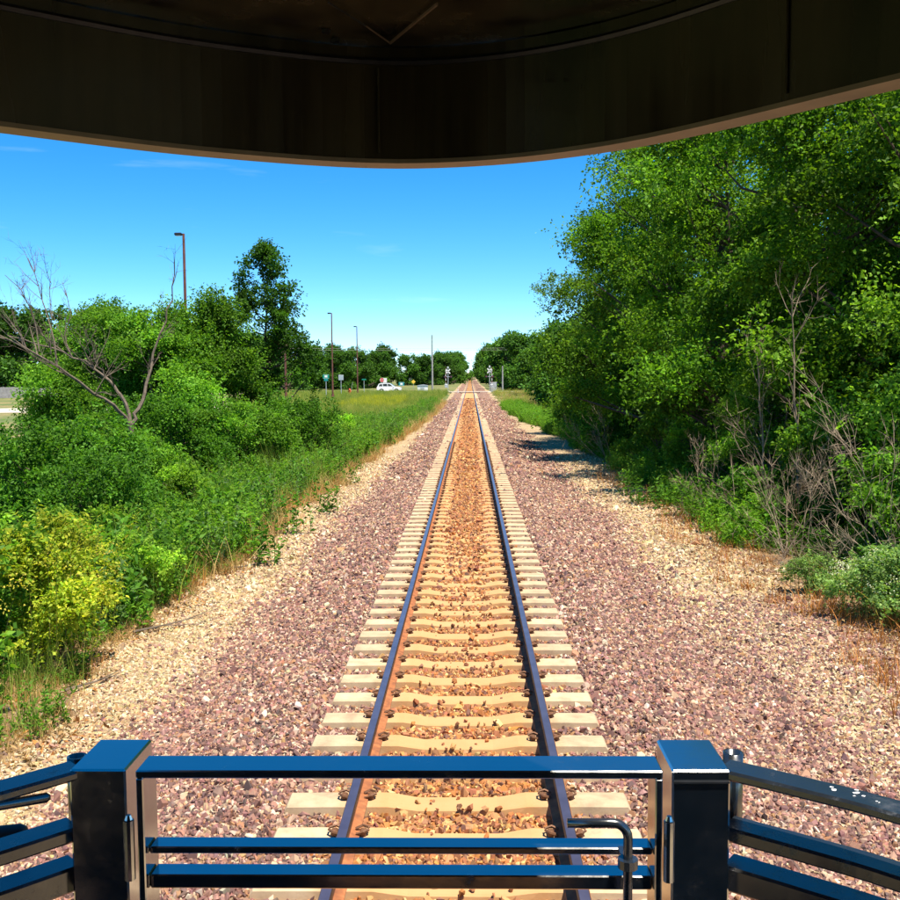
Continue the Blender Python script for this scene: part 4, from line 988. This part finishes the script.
for y in (-.6, .6):
    b = MB(); b.box(2.2, 2.335, y - .2, y + .2, .62, .78, bev=.02); b.build('headlight', M_ALU, car)
    b = MB(); b.box(-2.345, -2.25, y - .17, y + .17, .8, 1.0, bev=.02); b.build('tail_light', M_RED, car)
b = MB(); b.box(.75, .95, -1.02, -.89, 1.05, 1.2, bev=.02); b.box(.75, .95, .89, 1.02, 1.05, 1.2, bev=.02); b.build('wing_mirror', M_CARP, car)
b = MB(); b.box(-1.6, .1, -.62, -.58, 1.76, 1.80); b.box(-1.6, .1, .58, .62, 1.76, 1.80); b.build('roof_rack', M_DARK, car)

# grey board fence at the far left
f0 = thing('board_fence', 'grey weathered wooden board fence at far left behind the pale road', 'fence', (-92, 160, float(gz(-85, 160))))
for k in range(13):
    xa = k * 2.4; b = MB(); bb = random.Random(k)
    for j in range(15):
        x = xa + j * .16; h = 1.8 + bb.uniform(-.03, .03); b.box(x, x + .148, -.02 + bb.uniform(-.004, .004), .005, .04, h)
    b.box(xa, xa + 2.4, .006, .06, .4, .5); b.box(xa, xa + 2.4, .006, .06, 1.4, 1.5)
    b.build('fence_panel', M_FENCE, f0)
    b = MB(); b.box(xa - .06, xa + .06, .062, .18, 0, 1.85, bev=.01); b.build('fence_post', M_FENCE, f0)
# house with a red roof beyond the crossing
hc = P(417, 380, 372); t = thing('house', 'pale house with a red roof glimpsed beyond the crossing', 'house', (hc.x - 1.5, 372, .1))
b = MB(); b.box(-3.2, 3.6, 0, 8, 0, 3.6); b.build('wall', M_BUFF, t)
b = MB(); b.prism([(-3.7, 3.602), (4.1, 3.602), (4.1, 3.72), (2.8, 5.3), (-2.4, 5.3), (-3.7, 3.72)], -.5, 8.5); rf = b.build('roof', M_BRICKRED, t)
b = MB(); b.box(1.6, 2.3, 3, 3.7, 5.302, 6.1); b.build('chimney', M_BRICKRED, rf)
for x in (-2, .2, 2.2):
    b = MB(); b.box(x - .5, x + .5, -.06, -.003, 1.1, 2.5); w = b.build('window', M_WHITE, t)
    b = MB(); b.box(x - .4, x + .4, -.075, -.062, 1.2, 2.4); b.build('pane', M_GLASS, w)

# ------------------------------------------------------------------ the railcar end platform the photograph is taken from
rc = thing('railcar', 'black open end platform of a railcar with railing gate and curved roof', 'railcar', (0, 0, 0))
def catmull(pts, n=8):
    P_ = [Vector(p) for p in pts]; P_ = [P_[0] * 2 - P_[1]] + P_ + [P_[-1] * 2 - P_[-2]]; out = []
    for i in range(1, len(P_) - 2):
        for j in range(n):
            t = j / n; a, b_, c_, d = P_[i-1:i+3]
            out.append(.5 * ((2*b_) + (-a + c_)*t + (2*a - 5*b_ + 4*c_ - d)*t*t + (-a + 3*b_ - 3*c_ + d)*t**3))
    out.append(P_[-2]); return [(v.x, v.y) for v in out]
edge = catmull([(-1.42, -.72), (-1.36, .05), (-1.12, .62), (-.80, .96), (-.475, 1.225), (-.23, 1.392), (.03, 1.474), (.29, 1.378), (.55, 1.095), (.80, .78), (1.12, .42), (1.34, -.1), (1.42, -.72)], 10)
ZR0, ZR1, ZTOP = CZ + .307, CZ + .450, CZ + .60
# skirt: inner face on `edge` (travel left to right -> outward is to the left, i.e. negative offsets)
b = MB(); b.sweep(edge, [(0, ZR0 + .0065), (0, ZR1 + .02), (-.03, ZR1 + .02), (-.03, ZR0 + .0065)]); b.build('roof_skirt', M_ROOF, rc)
b = MB(); b.sweep(edge, [(.002, ZR0), (.002, ZR0 + .006), (-.036, ZR0 + .006), (-.036, ZR0)]); b.build('skirt_rim', M_RIM, rc)
b = MB(); pr = [(.006 * cos(t_) , ZR1 + .005 * sin(t_)) for t_ in np.linspace(0, 2*pi, 7)[:-1]]; b.sweep(edge, pr); b.build('weld_seam', M_SEAM, rc)
poly = edge[:]
b = MB(); n_ = len(poly)
inner = [(x * .985, y - .004) for x, y in poly]
b.add([(x * 1.025, y + .028, ZR1 + .0215) for x, y in poly] + [(x * 1.04, y + .045, ZTOP - .04) for x, y in poly] + [(x * .9, y - .12, ZTOP) for x, y in poly],
      [tuple(range(n_))] + [(i, i+1, n_+i+1, n_+i) for i in range(n_-1)] + [(n_+i, n_+i+1, 2*n_+i+1, 2*n_+i) for i in range(n_-1)] + [tuple(reversed(range(2*n_, 3*n_)))])
roof = b.build('roof', M_ROOF, rc)
# scratched V-shaped braces and joints on the lining
for (xa, ya, xb, yb) in ((390, 43, 437, 4), (390, 43, 366, 26), (366, 26, 328, 2)):
    zz = ZR1 + .016
    def rp(px, py): d = _rot @ Vector(((px - 450) / 1000, -(py - 450) / 1000, -1)); return Vector((CX, 0, CZ)) + d * ((zz - CZ) / d.z)
    p0, p1 = rp(xa, ya), rp(xb, yb); b = MB(); b.tube([p0, p0.lerp(p1, .5), p1], .0022 if xa == 390 and xb == 437 else .0012, 5)
    b.build('roof_brace', M_SCRATCH if xb != 328 else M_SEAM, rc)
for px in (387, 765):       # vertical joints in the skirt lining
    best = min(range(len(edge) - 1), key=lambda i: abs((edge[i][0] - CX) / max(edge[i][1], .3) * 1000 - (px - 470.5)))
    x, y = edge[best]; b = MB(); b.tube([(x, y - .003, ZR0 + .014), (x, y - .003, ZR1 - .01)], .0018, 6); b.build('lining_joint', M_ROOF, rc)
for px, py in ((332, 39), (341, 48)):
    zz = ZR1 + .02; D = (zz - CZ) * 1000 / (376 - py); x = CX + (px - 470.5) * D / 1000
    b = MB(); b.tube([(x, D, zz - .004), (x, D, zz)], .006, 8); b.build('roof_rivet', M_DARK, rc)
# platform floor, end wall of the car and roof posts behind the viewer
ZD = 1.30
b = MB(); dk = [(x, y * 1.0) for x, y in edge]; n_ = len(dk)
b.add([(x, y + .12, ZD) for x, y in dk] + [(x, y + .12, ZD - .14) for x, y in dk], [tuple(reversed(range(n_))), tuple(range(n_, 2*n_))] + [(i, i+1, n_+i+1, n_+i) for i in range(n_-1)] + [(n_-1, 0, n_, 2*n_-1)])
b.build('platform_floor', M_DECK, rc)
YW = -.55  # unseen wall, set close and wide to darken reflections in the gate posts
b = MB(); b.box(-1.5, -.45, YW - .18, YW, ZD - .5, ZR1 + .02); b.box(.45, 1.5, YW - .18, YW, ZD - .5, ZR1 + .02); b.box(-.448, .448, YW - .18, YW, ZD + 2.0, ZR1 + .02); b.build('end_wall', M_WALLP, rc)
b = MB(); b.box(-.446, .446, YW - .14, YW - .08, ZD + .01, ZD + 1.998, bev=.01); dr = b.build('door', M_WALLP, rc)
b = MB(); b.box(-.28, .28, YW - .078, YW - .07, ZD + 1.1, ZD + 1.8); b.build('door_window', M_GLASS, dr)

# gate posts
ZT = CZ - .618
for s in (-1, 1):
    x0, x1 = (-.532, -.442) if s < 0 else (.420, .511)
    b = MB(); b.box(x0, x1, 1.53, 1.664, ZD, ZT, bev=.003); po = b.build('gate_post', M_PAINT, rc)
    if s > 0: b = MB(); b.box(x0 + .002, x1 - .002, 1.5265, 1.5295, ZT - .020, ZT - .017); b.build('cap_weld', M_SEAM, po)
# gate
gate = obj('gate', None, rc)
ga, gb = 1.515, 1.579
b = MB(); b.box(-.421, .403, ga, gb, CZ - .6265, CZ - .6135, bev=.002); b.build('top_bar', M_PAINT, gate)
for (z, h, y0, y1) in ((.7465, .0115, 1.535, 1.571), (.7925, .023, 1.535, 1.573), (.92, .022, 1.532, 1.574), (1.07, .022, 1.532, 1.574), (1.22, .022, 1.532, 1.574), (1.40, .022, 1.532, 1.574), (1.62, .022, 1.532, 1.574)):
    b = MB(); b.box(-.409, .391, y0, y1, CZ - z - h, CZ - z, bev=.002); b.build('gate_bar', M_PAINT, gate)
for s in (-1, 1):
    b = MB(); x0, x1 = (-.421, -.4095) if s < 0 else (.3915, .403); b.box(x0, x1, ga + .001, gb + .004, CZ - 1.70, CZ - .6267, bev=.002); b.build('gate_stile', M_PAINT, gate)
    b = MB(); xh = -.4315 if s < 0 else .4115
    b.tube([(xh, 1.508, CZ - .786), (xh, 1.508, CZ - .690)], .0085, 10); b.tube([(xh, 1.508, CZ - .689), (xh, 1.508, CZ - .682)], [.0065, .004], 8)
    b.build('hinge', M_PAINT, gate)
# bent rod latch
DL = 1.488
b = MB(); zl = CZ - .684; xa = .252; xb = .345
arc = [(xb - .024 + .024 * sin(t_), DL, zl - .024 + .024 * cos(t_)) for t_ in np.linspace(0, pi/2, 7)]
b.tube([(xa, DL, zl)] + arc + [(xb, DL, zl - .30)], .0072, 10); b.build('latch_rod', M_PAINTD, gate, True)
b = MB(); zc = 2.443; b.tube([(xb, DL, zc - .007), (xb, DL, zc + .007)], .0155, 12); b.box(xb - .009, xb + .009, DL + .013, 1.531, zc - .006, zc + .006); b.build('latch_collar', M_PAINTD, gate)
# curved side railings
def offset(path, o):
    out = []
    for i in range(len(path)):
        a = Vector(path[max(i-1, 0)]); b_ = Vector(path[min(i+1, len(path)-1)]); d = (b_ - a).normalized(); q = Vector(path[i]) + Vector((-d.y, d.x)) * o; out.append((q.x, q.y))
    return out
railL = catmull([(-.531, 1.556), (-.609, 1.478), (-.72, 1.372), (-.90, 1.18), (-1.12, .85), (-1.28, .45), (-1.37, 0), (-1.4, -.55)], 6)
railR = catmull([(.510, 1.562), (.612, 1.488), (.716, 1.405), (.90, 1.22), (1.13, .9), (1.30, .45), (1.37, 0), (1.4, -.55)], 6)
for s, rl in ((-1, railL), (1, railR)):
    sr = obj('side_railing', None, rc)
    for k, (z, w, h) in enumerate(((.6205, .054, .016), (.722, .054, .024), (.786, .054, .042), (.95, .05, .024), (1.15, .05, .024), (1.4, .05, .024), (1.65, .05, .024))):
        b = MB(); a = w / 2; e = .004; zz = CZ - z
        b.sweep(rl if k == 0 else offset(rl, .022 * s), [(-a, zz - h + e), (-a, zz - e), (-a + e, zz), (a - e, zz), (a, zz - e), (a, zz - h + e), (a - e, zz - h), (-a + e, zz - h)])
        br_ = b.build('railing_bar', M_PAINTD, sr)
        if k == 0 and s > 0:
            b = MB(); r0 = np.random.default_rng(12)
            for q in range(26):
                i = 2 + q // 2 % 9 ; i = int(r0.integers(8, 17)); u = r0.uniform(); x = rl[i][0] + (rl[i+1][0] - rl[i][0]) * u + r0.normal(0, .008); y = rl[i][1] + (rl[i+1][1] - rl[i][1]) * u + r0.normal(0, .008)
                rr = abs(r0.normal(.0012, .0014)) + .0007; m_ = int(r0.integers(5, 8)); ph = [(rr * r0.uniform(.5, 1.5)) for _ in range(m_)]
                V = [(x + ph[j] * cos(6.28*j/m_) * 1.4, y + ph[j] * sin(6.28*j/m_), zz + .0004) for j in range(m_)] + [(x, y, zz + .0011)]
                b.add(V, [(j, (j+1) % m_, m_) for j in range(m_)])
            o = b.build('white_spots', M_SPECK, br_); o['kind'] = 'stuff'
        if k == 0 and s < 0:
            b = MB(); seg = [(x, y) for x, y in rl[8:28]]; b.sweep(seg, [(-.02, zz + .001), (-.02, zz + .007), (.02, zz + .007), (.02, zz + .001)]); b.build('cover_strip', M_PAINT, br_)
    for f in (.42, .7, .93):
        x, y = rl[int(f * (len(rl) - 1))]; b = MB(); b.box(x - .02, x + .02, y - .02, y + .02, ZD, CZ - .637, bev=.003); b.build('railing_stanchion', M_PAINTD, sr)
# lamp brackets: short open tubes on the outer side of each post
for s, (px, pyt, pyb, D) in ((-1, (77, 756, 822, 1.615)), (1, (733, 752, 823, 1.625))):
    q1 = P(px, pyt, D); x = q1.x; z1 = q1.z; z0 = P(px, pyb, D).z; V = []
    b = MB(); n_ = 16
    for (r_, z) in ((.012, z0), (.0165, z0 + .004), (.0165, z1), (.0125, z1), (.0125, z1 - .05)):
        V += [(x + r_ * cos(2*pi*j/n_), D + .0 + r_ * sin(2*pi*j/n_), z) for j in range(n_)]
    F = [(i*n_ + j, i*n_ + (j+1) % n_, (i+1)*n_ + (j+1) % n_, (i+1)*n_ + j) for i in range(4) for j in range(n_)] + [tuple(reversed(range(n_))), tuple(4*n_ + j for j in range(n_))]
    b.add(V, F); b.build('flag_socket', M_PAINTD, rc, True)
# rod under the left top bar and the brake hose elbow outside the left railing
b = MB(); p0 = P(50, 797, 1.50); p1 = P(-40, 812, 1.42); p2 = P(-90, 830, 1.35); b.tube([p0, p0.lerp(p1, .04), p1, p2], [.004, .008, .008, .008], 10); b.build('grab_rod', M_PAINTD, rc, True)
b = MB(); p0 = P(27, 834, 1.62); p1 = P(20, 834, 1.62); p2 = P(-90, 846, 1.56); b.tube([p0, p0.lerp(p1, .35), p1, p1.lerp(p2, .5), p2, P(-150, 900, 1.5)], [.008, .014, .017, .017, .017, .017], 14); b.build('brake_hose', M_RUBBER, rc, True)
